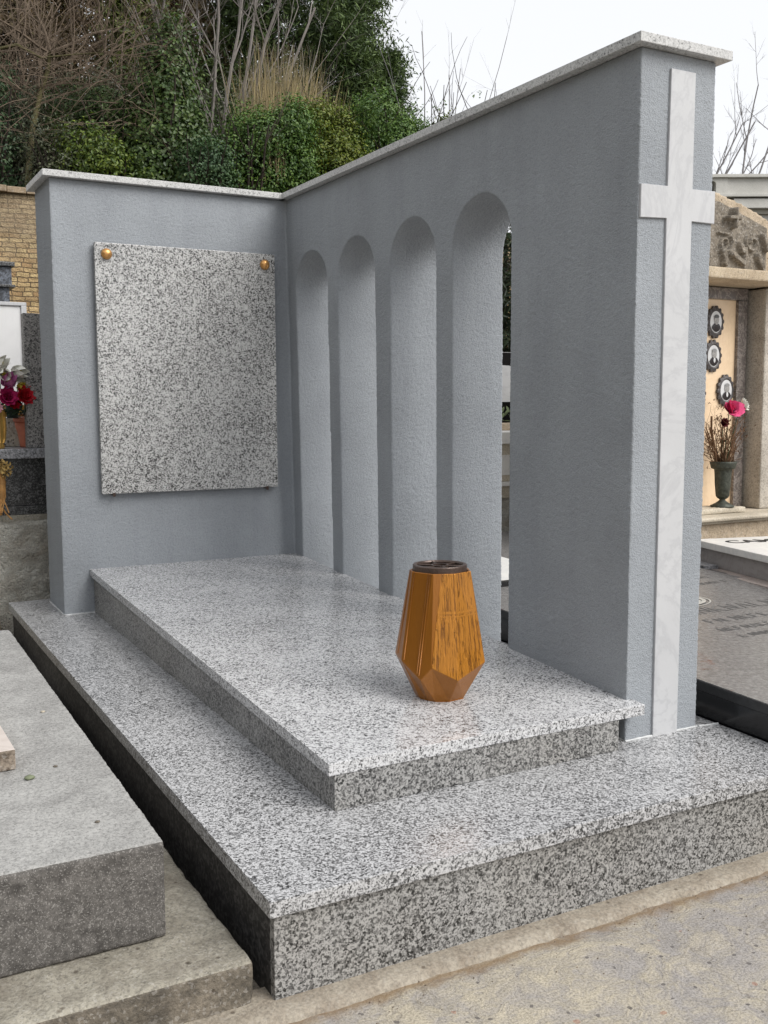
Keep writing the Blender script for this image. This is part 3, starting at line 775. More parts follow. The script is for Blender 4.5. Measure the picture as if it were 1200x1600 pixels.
o = mb.build('silk_leaves', M_LEAFG, None, True, (.07, 3.08, 1.05)); tag(o, 'dark green silk leaves filling the space between the carnations and pots', 'leaves', kind='stuff')
v_, f_ = lathe([(.024, 0), (.030, .06), (.034, .10)], (.085, 3.13, 1.03), 16)
o = link('dark_pot', v_, f_, GREENS, None, True, (.085, 3.13, .9)); tag(o, 'dark green pot under the red carnations', 'flower pot')

# dried golden bouquet hanging in front of the dark tomb at the far left
t_ = thing('dried_bouquet', (-.02, 2.97, .72), 'dried golden orange bouquet leaning on the dark tomb at the left edge', 'dried flowers')
mb = MB(); M_DRY = plain('dry_straw', (.42, .22, .07), .7, 0, .35, 40, .003)
for k in range(120):
    c = Vector((.012 + rnd.gauss(0, .013), 2.965 + rnd.gauss(0, .01), .818 + rnd.gauss(0, .016)))
    petal(mb, c, (rnd.uniform(-1, 1), rnd.uniform(-1, .3), rnd.uniform(-1, 1)), (0, -1, .2), rnd.uniform(.012, .022), .009, .3, 3)
mb.build('flower_head', plain('dry_bloom', (.40, .27, .09), .8, 0, .4, 80), t_, True)
mb = MB(); mb.tube([(-.004, 2.968, .80), (.005, 2.965, .76), (-.002, 2.962, .70), (-.012, 2.96, .65), (-.006, 2.955, .62)], [.014, .017, .015, .009, .006], 7)
mb.tube([(-.012, 2.96, .67), (.015, 2.955, .625), (.038, 2.95, .60)], [.005, .004, .003], 5)
for k in range(7): mb.tube([(-.004 + rnd.gauss(0, .012), 2.955, .79), (rnd.gauss(.004, .02), 2.95, .70), (rnd.gauss(0, .02), 2.945, .63)], .003, 4)
mb.build('stalks', M_DRY, t_, True)

# ------------------------------------------------------------------ brick wall
bw = thing('brick_wall', (0, 11.2, .9), 'old ochre brick retaining wall below the wooded slope', 'wall')
vs, fs = [], []
nx, nz = 220, 36
for j in range(nz + 1):
    for i in range(nx + 1):
        x = -8 + i * (20 / nx); z = .85 + j * (2.72 / nz)
        vs.append((x, 11.2 + .03 * noise.noise(Vector((x * 2, 0, z * 2))) + .015 * noise.noise(Vector((x * 9, 0, z * 9))), z))
for j in range(nz):
    for i in range(nx):
        a = j * (nx + 1) + i; fs.append((a, a + 1, a + nx + 2, a + nx + 1))
nvt = len(vs); vs += [(-8, 11.55, .85), (12, 11.55, .85), (12, 11.55, 3.57), (-8, 11.55, 3.57)]
fs += [(nx, nvt + 1, nvt + 2, nvt - 1), (nvt, 0, nz * (nx + 1), nvt + 3), (nvt + 1, nvt, nvt + 3, nvt + 2), tuple([nvt - 1 - nx + i for i in range(nx + 1)] + [nvt + 2, nvt + 3])]
link('wall', vs, fs, BRICK, bw)
bm = bmesh.new(); x = -8
while x < 12:
    wv = rnd.uniform(.2, .27)
    if rnd.random() > .08: bm_box(bm, x, x + wv - .008, 11.13 + rnd.uniform(-.015, .02), 11.5, 3.571, 3.64 + rnd.uniform(-.01, .01), .008)
    x += wv
from_bm('coping', bm, concrete('worn_coping_brick', (.40, .31, .21), (.22, .165, .11), .2, .008, 10, 60), bw)

# ------------------------------------------------------------------ right hand neighbours
bt = thing('black_tomb', (2.1, 1.1, -.014), 'low black granite tomb with a worn grey inscribed cover, right of the stucco wall', 'tomb')
SR = .038
box('body', (1.459, 2.76, -.10, 2.86, -.02, .268), G_BLACK, bt, .002, slope=SR, yref=.15, slope0=0)
box('cover_edge', (1.457, 2.77, -.11, 2.87, .2685, .2935), plain('black_cover_edge', (.02, .02, .021), .3, 0, .3, 60, .0002), bt, .002, slope=SR, yref=.15)
box('cover_slab', (1.460, 2.74, -.10, 2.86, .2937, .2975), G_WORN, bt, .001, slope=SR, yref=.15)
box('name_plate', (1.56, 2.02, 1.70, 2.78, .2977, .318), WHITEM, bt, .0015, slope=SR, yref=.15)
box('plate_riser', (1.56, 2.02, 1.672, 1.699, .2977, .318), G_BLACK, bt, .0015, slope=SR, yref=.15)
def zc(y): return .2977 + SR * (y - .15)
ENGR = plain('engraved_dark', (.13, .125, .12), .6)
def stroke(x, y, dx, dy, w_):
    z = zc(y) + .0004
    d = Vector((dx, dy, 0)); p = Vector((-dy, dx, 0)).normalized() * w_ / 2
    a, b = Vector((x, y, z)), Vector((x + dx, y + dy, zc(y + dy) + .0004))
    top_ = Vector((0, 0, .0008)); vs = [a - p, a + p, b + p, b - p]; mb.add([*vs, *[q + top_ for q in vs]], [(4, 5, 6, 7), (0, 1, 5, 4), (1, 2, 6, 5), (2, 3, 7, 6), (3, 0, 4, 7)])
def scribble(x0, x1, y, hgt, w_):
    global mb
    mb = MB(); x = x0
    while x < x1:
        k = rnd.randint(0, 4); cw = hgt * .62
        if k == 0: stroke(x, y, cw * .5, hgt, w_); stroke(x + cw * .5, y + hgt, cw * .5, -hgt, w_)
        elif k == 1: stroke(x, y, 0, hgt, w_); stroke(x, y + hgt * .5, cw, hgt * .5, w_); stroke(x, y + hgt * .5, cw, -hgt * .5, w_)
        elif k == 2: stroke(x, y, 0, hgt, w_); stroke(x, y, cw * .8, 0, w_)
        elif k == 3: stroke(x, y, 0, hgt, w_); stroke(x, y + hgt, cw, -hgt, w_); stroke(x + cw, y, 0, hgt, w_)
        else: stroke(x, y, 0, hgt, w_); stroke(x, y + hgt, cw * .8, 0, w_); stroke(x, y + hgt * .5, cw * .6, 0, w_)
        x += cw * 1.5 + (hgt * .6 if rnd.random() < .12 else 0)
    mb.build('lettering', ENGR, bt)
scribble(2.10, 2.62, 1.46, .055, .007); scribble(2.2, 2.62, 1.36, .035, .005)
scribble(2.02, 2.66, .98, .075, .009); scribble(2.0, 2.66, .86, .05, .006); scribble(1.95, 2.6, .76, .04, .005); scribble(1.95, 2.5, .68, .032, .004)
scribble(1.75, 2.2, .38, .035, .004); scribble(1.75, 2.1, .30, .03, .004)
mb = MB()
for r0, r1, z_ in ((.0, .085, .0012), (.085, .10, .004), (.112, .118, .002)):
    vs, fs = [], []
    for i in range(40):
        a = 2 * math.pi * i / 40
        for r_ in (r0, r1):
            yy = 1.16 + math.sin(a) * r_ * .75; vs.append((2.13 + math.cos(a) * r_ * 1.25, yy, zc(yy) + z_))
    for i in range(40): a, b = i * 2, ((i + 1) % 40) * 2; fs.append((a, a + 1, b + 1, b))
    mb.add(vs, fs)
for k in range(12):
    a = rnd.uniform(0, 6.28); mb.tube([(2.13 + math.cos(a) * .02, 1.16 + math.sin(a) * .015, zc(1.16) + .003), (2.13 + math.cos(a) * .09, 1.16 + math.sin(a) * .05, zc(1.16) + .003)], .0025, 4)
mb.build('oval_emblem', marble('pale_emblem', (.55, .54, .50), (.25, .24, .22), .4, .8, 30), bt)

# low marble tomb, turned a little
mt = thing('marble_tomb', (3.2, 1.3, .3), 'low grey marble tomb with a white lettered cover slab, left corner towards the viewer', 'tomb')
piv = (2.862, 1.80, 0); rt_ = R(-14)
box('concrete_step', (2.80, 4.4, -1.4, 1.82, .02, .345), concrete('pink_step', (.42, .36, .33), (.30, .25, .225), .15, .004, 7, 150), mt, .006, rot=rt_, piv=piv)
box('body', (2.882, 4.2, -.3, 1.80, .3455, .424), GREYM, mt, .002, rot=rt_, piv=piv)
box('cover_slab', (2.862, 4.22, -.34, 1.802, .4245, .456), WHITEM, mt, .004, rot=rt_, piv=piv)
Mt = Matrix.Translation((2.862, 1.80, .4565)) @ Matrix.Rotation(rt_, 4, 'Z')
text('CAMMERI', .115, LETTER, mt, Mt @ Matrix.Translation((.08, -.175, 0)), ext=.001)
text('RAF', .085, LETTER, mt, Mt @ Matrix.Translation((.34, -.30, 0)), ext=.001)
text('1907', .05, LETTER, mt, Mt @ Matrix.Translation((.42, -.38, 0)), ext=.001)
o = box('paving_slab', (2.55, 2.80, 1.95, 2.4, .345, .385), G_LEDGE, None, .004, origin=(2.7, 2.1, .34), rot=rt_, piv=(2.8, 1.95, 0)); tag(o, 'small grey stone slab lying at the corner of the white marble tomb', 'slab')
o = box('paving_slab', (2.775, 2.845, 1.62, 1.80, .3452, .362), G_LEDGE, None, .003, origin=(2.8, 1.7, .345), rot=rt_, piv=(2.8, 1.7, 0)); tag(o, 'tiny grey stone offcut beside the foot of the white marble tomb', 'slab')

# monument with niche
mo = thing('niche_monument', (3.4, 2.4, .0), 'old sandstone monument with a carved gable over a cream panel of portraits', 'monument')
YM = 1.95
box('base_step', (2.95, 5.2, YM, 3.0, -.02, .497), SAND, mo, .006)
bm = bmesh.new(); bm_box(bm, 2.93, 5.22, YM - .02, 3.0, .4975, .512, .004); bm_box(bm, 2.90, 5.25, YM - .045, 3.0, .5125, .534, .009); from_bm('base_moulding', bm, SANDL, mo)
box('panel', (2.9, 3.545, 2.205, 2.26, .535, 1.64), PANEL, mo, .002)
bm = bmesh.new(); bm_box(bm, 3.532, 3.596, 2.185, 2.26, .535, 1.612, .004); bm_box(bm, 2.9, 3.596, 2.184, 2.26, 1.6125, 1.672, .004); from_bm('frame', bm, BROWNM, mo)
box('pillar', (3.612, 5.0, 2.08, 2.6, .535, 1.668), SANDG, mo, .01)
box('pillar', (2.55, 2.88, 2.08, 2.6, .535, 1.668), SANDG, mo, .01)
box('back', (2.9, 3.61, 2.262, 2.6, .535, 1.675), SANDG, mo, 0)
box('lintel', (2.5, 5.2, 1.93, 2.62, 1.676, 1.728), concrete('lintel_stone', (.52, .43, .31), (.38, .30, .21), .2, .003, 5, 120, pits=False), mo, .008)
GX = 3.205
gab = [(2.5, 1.729), (3.95, 1.729), (3.95, 1.90), (3.72, 1.985), (3.45, 2.075), (3.26, 2.118), (GX, 2.122), (3.1, 2.10), (2.9, 2.055), (2.5, 1.95)]
V, Fc = extrude_poly(gab, [], 'y', 2.10, 2.45)
bm = bmesh.new(); me = bpy.data.meshes.new('t'); me.from_pydata(V, [], Fc); bm.from_mesh(me); bpy.data.meshes.remove(me)
bmesh.ops.remove_doubles(bm, verts=bm.verts[:], dist=1e-5); bmesh.ops.recalc_face_normals(bm, faces=bm.faces[:])
ob = from_bm('gable', bm, SAND, mo); remesh(ob, .012, .010, .04, True, 4); ob.data.materials.clear(); ob.data.materials.append(SAND)
# relief: grid pushed out by shapes
def seg_d(p, a, b):
    ax, ay = a; bx, by = b; px, py = p; t = max(0, min(1, ((px - ax) * (bx - ax) + (py - ay) * (by - ay)) / ((bx - ax) ** 2 + (by - ay) ** 2 + 1e-9)))
    return math.hypot(px - ax - t * (bx - ax), py - ay - t * (by - ay))
shapes = []
def cap_(a, b, r_, h_): shapes.append((a, b, r_, h_))
cap_((3.345, 2.034), (3.345, 1.950), .0125, .036); cap_((3.300, 1.992), (3.390, 1.992), .0125, .036)
cap_((3.25, 1.918), (3.42, 1.912), .007, .012)
for cx_, cz_, s_ in ((3.30, 1.87, 1), (3.49, 1.885, -1)):
    for k in range(14):
        a0, a1 = k * .5, (k + 1) * .5; r0, r1 = .012 + k * .0028, .012 + (k + 1) * .0028
        cap_((cx_ + s_ * r0 * math.cos(a0), cz_ + r0 * math.sin(a0)), (cx_ + s_ * r1 * math.cos(a1), cz_ + r1 * math.sin(a1)), .007, .014)
cap_((3.28, 1.83), (3.30, 1.77), .02, .022); cap_((3.35, 1.82), (3.42, 1.78), .018, .02); cap_((3.44, 1.85), (3.43, 1.76), .012, .018); cap_((3.53, 1.82), (3.56, 1.77), .022, .02); cap_((3.56, 1.92), (3.59, 1.86), .02, .024); cap_((3.40, 1.87), (3.42, 1.84), .02, .02)
vs, fs = [], []
NXr, NZr = 150, 130
xa, xb, za, zb_ = 2.86, 3.61, 1.732, 2.075
for j in range(NZr + 1):
    for i in range(NXr + 1):
        x = xa + (xb - xa) * i / NXr; z = za + (zb_ - za) * j / NZr
        top_z = 2.072 - max(0, x - 3.26) * .30 if x > 3.2 else 2.072 - (3.2 - x) * .2
        zz = min(z, top_z - .004)
        h_ = 0
        for a, b, r_, hh in shapes:
            if abs(x - a[0]) < .08 and abs(zz - a[1]) < .12:
                d = seg_d((x, zz), a, b)
                if d < r_: h_ = max(h_, hh * min(1, (1 - d / r_) * 2.6))
        h_ = h_ * 1.2 + .003 * noise.noise(Vector((x * 30, zz * 30, 0))) + .002 * noise.noise(Vector((x * 90, zz * 90, 0)))
        edge = min(1, min(xb - x, x - xa, top_z - .004 - zz + .012) / .012)
        vs.append((x, 2.088 - (.008 + h_) * max(0, edge), zz))
for j in range(NZr):
    for i in range(NXr):
        a = j * (NXr + 1) + i; fs.append((a, a + 1, a + NXr + 2, a + NXr + 1))
link('relief', vs, fs, RELIEF, mo, True)
# portraits
def medallion(cx_, cz_, k, label):
    t = thing('portrait_medallion', (cx_, 2.2, cz_), label, 'portrait', 'oval portrait medallions on the cream panel')
    rx_, rz_ = .041, .056
    vs, fs = [], []; n = 56
    for i in range(n):
        a = 2 * math.pi * i / n; s = 1.33 + (.16 if i % 4 < 2 else 0)
        for q, y in ((s, 2.204), (s, 2.192), (1.12, 2.186), (.98, 2.190)):
            vs.append((cx_ + math.cos(a) * rx_ * q, y, cz_ + math.sin(a) * rz_ * q))
    for i in range(n):
        a, b = i * 4, ((i + 1) % n) * 4
        for q in range(3): fs.append((a + q, b + q, b + q + 1, a + q + 1))
    link('frame', vs, fs, IRONY, t)
    def oval(name, ox, oz, ra, rb, y, mat, clip=None, dome=.002):
        vs = [(cx_ + ox, y - dome, cz_ + oz)]; m_ = 36
        for i in range(m_):
            a = 2 * math.pi * i / m_; x_ = ox + math.cos(a) * ra; z_ = oz + math.sin(a) * rb
            if clip:   # keep inside the porcelain oval
                q = math.hypot(x_ / (rx_ * .9), z_ / (rz_ * .9))
                if q > 1: x_ /= q; z_ /= q
            vs.append((cx_ + x_, y, cz_ + z_))
        link(name, vs, [(0, 1 + (i + 1) % m_, 1 + i) for i in range(m_)], mat, t, True)
    oval('porcelain', 0, 0, rx_, rz_, 2.190, PORC)
    oval('coat', .001 * k, -.048, .035, .044, 2.1868, COAT, True)
    oval('face', .001 * k, .010, .0165, .024, 2.1855, SKINP)
    oval('hair', .001 * k, .027, .0165, .010, 2.1850, plain('photo_hair', ((.25, .25, .25) if k else (.06, .06, .06)), .3))
    if k > 0: oval('collar', .001 * k, -.022, .007, .012, 2.1840, PORC)
medallion(3.376, 1.497, 0, 'oval portrait of a person in dark clothes, the top medallion in a scalloped frame')
medallion(3.366, 1.325, 1, 'oval portrait of a person in a dark suit and tie, second medallion from the top')
medallion(3.463, 1.150, 2, 'oval portrait of a grey haired person in a suit, right behind the pink flower')
medallion(3.262, 1.130, 3, 'oval portrait mostly hidden by the edge of the stucco wall, lower left on the panel')
# vase with dead flowers
o = rough_box('stone_block', (3.06, 3.425, 2.005, 2.15, .5345, .562), SANDL, None, 0, 0, .008, .01, .03)
tag(o, 'broken piece of pale stone under the verdigris vase', 'stone block')
vv = thing('bronze_vase', (3.455 - .16, 2.07, .562), 'narrow green bronze vase of dead stems and pink flower before the cream panel', 'vase')
vcx, vcy = 3.318, 2.06
v_, f_ = lathe([(.058, 0), (.060, .006), (.034, .020), (.018, .032), (.014, .038), (.026, .046), (.033, .056), (.038, .12), (.043, .185), (.044, .190), (.060, .196), (.062, .205), (.066, .222), (.068, .230), (.060, .231), (.050, .20)], (vcx, vcy, .562), 20)
v_ = [(x + .002 * math.sin(7 * math.atan2(y - vcy, x - vcx)) * (.05 < z - .562 < .18) + .003 * noise.noise(Vector((x * 60, y * 60, z * 60))), y, z) for x, y, z in v_]
link('body', v_, f_, VERDI, vv, True)
def twig(mb, p, d, L_, r_, depth, wig=.25, up=.1, nseg=5, tips=None, kids=(2, 3), shrink=.62, spread=.7):
    p = Vector(p); d = Vector(d).normalized(); pts = [p.copy()]; rad = [r_]; ds = [d.copy()]
    for i in range(nseg):
        d = (d + Vector((rnd.gauss(0, wig), rnd.gauss(0, wig), rnd.gauss(0, wig) + up)) * .5).normalized()
        p = p + d * L_ / nseg; pts.append(p.copy()); rad.append(r_ * (1 - .55 * (i + 1) / nseg)); ds.append(d.copy())
    mb.tube(pts, rad, 5 if r_ > .02 else 4 if r_ > .008 else 3)
    if depth > 0:
        for k in range(rnd.randint(*kids)):
            j = rnd.randint(1, nseg); dd = ds[j] + Vector((rnd.gauss(0, spread), rnd.gauss(0, spread), rnd.gauss(0, spread * .7)))
            twig(mb, pts[j], dd, L_ * shrink * rnd.uniform(.7, 1.15), rad[j] * .62, depth - 1, wig, up, nseg, tips, kids, shrink, spread)
    elif tips is not None: tips.append(p)
dead = barkmat('dead_stems', (.10, .055, .03), (.22, .13, .075))
mb = MB(); tips = []
for k in range(38):
    a = rnd.uniform(0, 6.28); q = rnd.uniform(0, .04)
    twig(mb, (vcx + math.cos(a) * q, vcy + math.sin(a) * q, .76), (math.cos(a) * .48, math.sin(a) * .25, 1), rnd.uniform(.14, .25), .0034, 2, .22, .05, 5, tips, (2, 3), .42)
mb.tube([(vcx - .045, vcy, .775), (vcx - .062, vcy, .86), (vcx - .09, vcy, .95), (vcx - .092, vcy, 1.02)], .0055, 5)
for q in tips:
    for _ in range(3): petal(mb, q, (rnd.uniform(-1, 1), rnd.uniform(-1, 1), rnd.uniform(-1, .6)), (0, 0, 1), rnd.uniform(.012, .022), .006, .4, 2)
mb.build('dead_stems', dead, vv)
fl = flower('carnation', (vcx - .035, 2.00, 1.050), (-.25, -1, .45), 'c', M_HOT, 'hot pink silk poppy rising from the dead stems', 1.5, None, (vcx, vcy, .76), 'silk flowers in the green vase')
mb = MB()
for k in range(9):
    a = k * 2 * math.pi / 9; petal(mb, (vcx - .035, 2.0, 1.050), (math.cos(a) * 1.25, -.45, math.sin(a) * .42), (-.2, -1, .6), .080 * (.75 + .25 * abs(math.cos(a))), .070, .22)
mb.build('petals', M_HOT, fl, True)
v_, f_ = lathe([(.001, 0), (.011, .001), (.009, .008), (.001, .011)], (0, 0, 0), 10); link('centre', [(vcx - .037 + a, 1.975 - c, 1.050 + b) for a, b, c in v_], f_, LETTER, fl, True)
wf = flower('carnation', (vcx + .040, 2.0, 1.068), (.5, -.9, .4), 'c', M_WHITE, 'white silk blossom tucked behind the hot pink poppy', 1.35, None, (vcx + .01, vcy, .76), 'silk flowers in the green vase')

flower('carnation', (vcx - .055, 2.02, .985), (-.3, -1, .2), 'c', fmat('faded_crimson', (.16, .02, .03)), 'faded dark red silk rose sunk in the dead stems', .95, None, (vcx - .01, vcy, .76), 'silk flowers in the green vase')

# ------------------------------------------------------------------ upper terrace tomb seen through the last arch
ut = thing('terrace_tomb', (3.0, 3.4, .585), 'beige stone tomb with white slabs on the terrace, seen through the open arch', 'tomb')
o = box('concrete_kerb', (1.9, 3.6, 2.875, 2.95, -.02, .30), WHITEM, None, .003, origin=(2.7, 2.9, 0)); o.name = 'marble_kerb'; tag(o, 'white marble kerb at the foot of the terrace wall behind the arches', 'kerb')
box('base', (2.1, 3.4, 2.93, 4.2, .575, .64), SANDL, ut, .003)
box('cornice', (2.08, 3.42, 2.91, 4.22, .641, .664), WHITEM, ut, .003)
box('body', (2.12, 3.38, 2.94, 4.18, .665, .87), SANDL, ut, .003)
box('inscribed_panel', (2.4, 2.9, 2.935, 2.9395, .70, .81), WHITEM, ut, .001)
box('top_slab', (2.06, 3.44, 2.90, 4.24, .871, .935), WHITEM, ut, .004)
box('upper_step', (2.3, 3.2, 3.2, 4.1, .936, .975), SAND, ut, .003)
bh = thing('black_headstone', (3.0, 3.5, .975), 'black granite headstone with a white marble panel, seen through the open arch', 'headstone')
box('slab', (2.55, 3.35, 3.5, 3.58, .976, 1.40), G_BLACK, bh, .003)
V, Fc = extrude_poly([(2.70, 1.10), (3.2, 1.10)] + [(2.95 + .25 * math.cos(math.pi * i / 14), 1.22 + .10 * math.sin(math.pi * i / 14)) for i in range(15)], [], 'y', 3.47, 3.499)
link('panel', V, Fc, CROSSM, bh)
t_ = thing('grave_planting', (2.8, 3.35, .975), 'low green planting at the foot of the black headstone', 'plant')
mb = MB()
for k in range(160):
    c = Vector((rnd.uniform(2.45, 3.2), rnd.uniform(3.3, 3.44), rnd.uniform(.98, 1.05))); petal(mb, c, (rnd.uniform(-1, 1), rnd.uniform(-1, 1), rnd.uniform(0, 1)), (0, -.5, 1), .05, .018, -.2, 3)
mb.build('leaves', fmat('ground_leaf', (.10, .13, .05)), t_)

# ------------------------------------------------------------------ white building far right
wb = thing('white_building', (16.9, 14.4, -1), 'long white plastered building with a cornice and small arched recess beyond the monument', 'building')
A0 = Vector((16.25, 14.82, 0)); ax_ = Vector((.8756, -.4830, 0)); ay_ = Vector((.4830, .8756, 0))
def bbox(name, u0, u1, v0, v1, z0, z1, mat=PLASTER, bev=.01):
    bm = bmesh.new(); bm_box(bm, u0, u1, v0, v1, z0, z1, bev)
    for v in bm.verts: p = A0 + ax_ * v.co.x + ay_ * v.co.y; v.co = (p.x, p.y, v.co.z)
    return from_bm(name, bm, mat, wb)
bbox('wall', -3, 9, .3, 8, -1, 5.20)
bbox('cornice', -3.1, 9.1, .0, 8, 5.53, 5.59)
o_, h_ = [(-3, 5.592), (.52, 5.592), (.52, 5.93), (-3, 5.93)], arch(.10, .27, 5.60, 5.87)
V, Fc = extrude_poly(o_, [h_], 'y', .04, .30)
V = [tuple(A0 + ax_ * x + ay_ * y + Vector((0, 0, z))) for x, y, z in V]; link('parapet_pier', V, Fc, PLASTER, wb)
bbox('parapet', -3, 9, .40, .6, 5.592, 5.928)
bbox('parapet_panel', .525, 9, .07, .30, 5.592, 5.93)
bbox('parapet_coping', -3.1, 9.1, -.02, .65, 5.931, 6.0)
bbox('band', .66, 9, .05, .5, 5.30, 5.50)
bbox('soffit', -3, 9, .2, .6, 5.201, 5.529, concrete('stained_plaster', (.50, .48, .42), (.33, .31, .27), 0, .003, 2, 80, pits=False))

# ------------------------------------------------------------------ vegetation
def leaves_np(name, cent, nor, L_, W_, mat, parent=None, origin=None, fold=.25):
    """one folded leaf (4 points, 2 triangles) at each centre"""
    n = len(cent)
    nor = nor / np.linalg.norm(nor, axis=1, keepdims=True)
    r = nr.normal(size=(n, 3)); a = np.cross(nor, r); a /= np.linalg.norm(a, axis=1, keepdims=True); b = np.cross(nor, a)
    L_ = L_ * nr.uniform(.6, 1.25, (n, 1)); W_ = W_ * nr.uniform(.7, 1.2, (n, 1))
    p0 = cent - a * L_ / 2; p1 = cent + a * L_ / 2; q0 = cent + b * W_ / 2 + nor * W_ * fold; q1 = cent - b * W_ / 2 + nor * W_ * fold
    base = np.array(LOC[parent.name]) if parent is not None else np.array(origin or (0, 0, 0))
    V = np.stack([p0, q0, p1, q1], 1).reshape(-1, 3) - base
    me = bpy.data.meshes.new(name); me.vertices.add(4 * n); me.vertices.foreach_set('co', V.astype(np.float32).ravel())
    idx = np.arange(n)[:, None] * 4; T = np.concatenate([idx + [[0, 1, 2]], idx + [[0, 2, 3]]], 1).reshape(-1)
    me.loops.add(len(T)); me.loops.foreach_set('vertex_index', T.astype(np.int32))
    me.polygons.add(2 * n); me.polygons.foreach_set('loop_start', np.arange(0, 6 * n, 3, dtype=np.int32))
    me.materials.append(mat); me.update(calc_edges=True); me.validate()
    o = bpy.data.objects.new(name, me); COL.objects.link(o)
    if parent is not None: o.parent = parent
    else: o.location = base
    return o

def cloud(blobs, ncl, per, cr, up=.4, hemi=None):
    """clumps of leaves spread over the shells of ellipsoids -> centres and normals"""
    blobs = [(np.array(c, float), np.array(r, float)) for c, r in blobs]
    wts = np.array([r[0] * r[2] for _, r in blobs]); wts /= wts.sum()
    C, Nn = [], []
    pick = nr.choice(len(blobs), ncl, p=wts)
    for k in pick:
        c, r = blobs[k]; d = nr.normal(size=3); d /= np.linalg.norm(d)
        rr = nr.uniform(.55, 1.0) ** .6
        p = c + d * r * rr
        s = cr * nr.uniform(.6, 1.3)
        m_ = max(3, int(per * nr.uniform(.5, 1.4)))
        off = nr.normal(size=(m_, 3)) * s * np.array([1, 1, .75])
        C.append(p + off); nn = off / s * .6 + d * .8 + np.array([0, 0, up]) + nr.normal(size=(m_, 3)) * .45; Nn.append(nn)
    return np.concatenate(C), np.concatenate(Nn)

LM = dict(
    ivy=leafmat('ivy_leaf', [(0.038, 0.073, 0.020), (0.061, 0.116, 0.029), (0.106, 0.160, 0.041), (0.055, 0.087, 0.030)], .38),
    laurel=leafmat('laurel_leaf', [(0.036, 0.068, 0.022), (0.064, 0.107, 0.030), (0.092, 0.152, 0.046), (0.055, 0.090, 0.030)], .42),
    dark=leafmat('dull_leaf', [(0.043, 0.052, 0.029), (0.077, 0.087, 0.045), (0.106, 0.123, 0.074), (0.057, 0.068, 0.042)], .5),
    yellow=leafmat('yellow_green_leaf', [(0.057, 0.105, 0.020), (0.114, 0.176, 0.028), (0.171, 0.223, 0.033), (0.046, 0.088, 0.022)], .42),
    blue=leafmat('blue_green_leaf', [(0.044, 0.088, 0.043), (0.069, 0.137, 0.063), (0.109, 0.177, 0.081)], .45),
    hedge=leafmat('privet_leaf', [(0.045, 0.099, 0.025), (0.081, 0.161, 0.034), (0.143, 0.234, 0.046), (0.060, 0.127, 0.030)], .45),
    hedgey=leafmat('privet_leaf_yellow', [(0.073, 0.127, 0.020), (0.145, 0.199, 0.027), (0.217, 0.255, 0.037), (0.073, 0.100, 0.024)], .45),
    olive=leafmat('olive_leaf', [(0.068, 0.090, 0.023), (0.116, 0.142, 0.033), (0.155, 0.189, 0.045)], .5),
    pine=leafmat('pine_needle', [(0.044, 0.074, 0.025), (0.073, 0.120, 0.036), (0.124, 0.185, 0.054), (0.054, 0.079, 0.036)], .55, .15),
    brown=leafmat('withered_leaf', [(0.088, 0.061, 0.033), (0.136, 0.095, 0.048), (0.098, 0.090, 0.039)], .7),
    reed=leafmat('dry_reed', [(.34, .27, .15), (.46, .38, .22), (.22, .17, .10), (.40, .35, .24)], .8, .2),
)
BK_GREY = barkmat('grey_twig_bark', (.13, .115, .105), (.27, .245, .225))
BK_BRN = barkmat('brown_twig_bark', (.09, .068, .05), (.20, .155, .115))
BK_GRN = barkmat('mossy_bark', (.06, .055, .028), (.13, .115, .055))
BK_DRK = barkmat('dark_bark', (.025, .02, .016), (.06, .048, .04))
BK_SKY = barkmat('slender_twig_bark', (.14, .135, .135), (.24, .225, .225))

def shrub(name, x, y, ztop, r, mat, label, cat='shrub', L_=.06, W_=.034, dens=1.0, squash=1.0, lobes=4, grp=None, zbase=None, per=26, cr=.10, peak=False):
    zb0 = gz(x, y) - .05 if zbase is None else zbase
    t = thing(name, (x, y, zb0), label, cat, grp)
    H = ztop - zb0; blobs = []
    if peak:
        for k in range(6): q = k / 5; blobs.append(((x + rnd.gauss(0, .06 * r), y, zb0 + H * (.25 + .68 * q)), (r * (1 - .78 * q ** 1.6), r * (1 - .78 * q ** 1.6), H * .20)))
    else:
        blobs.append(((x, y, zb0 + H * .48), (r * .85, r * .8, H * .47)))
        for k in range(lobes):
            a = rnd.uniform(0, 6.28); rr = r * rnd.uniform(.42, .6)
            blobs.append(((x + math.cos(a) * r * .5, y + math.sin(a) * r * .45, zb0 + H * rnd.uniform(.3, .82)), (rr, rr, min(H * .28, rr * 1.25))))
    area = sum(4 * b[1][0] * b[1][2] for b in blobs)
    n = int(area * 62 * dens)
    C, Nn = cloud(blobs, n, per, cr)
    leaves_np('foliage', C, Nn, L_, W_, mat, t)
    mb = MB()
    for k in range(5): twig(mb, (x + rnd.gauss(0, .06), y + rnd.gauss(0, .06), zb0), (rnd.gauss(0, .25), rnd.gauss(0, .25), 1), H * .75, .025, 1, .15, .1, 6)
    mb.build('trunk', BK_DRK, t)
    return t

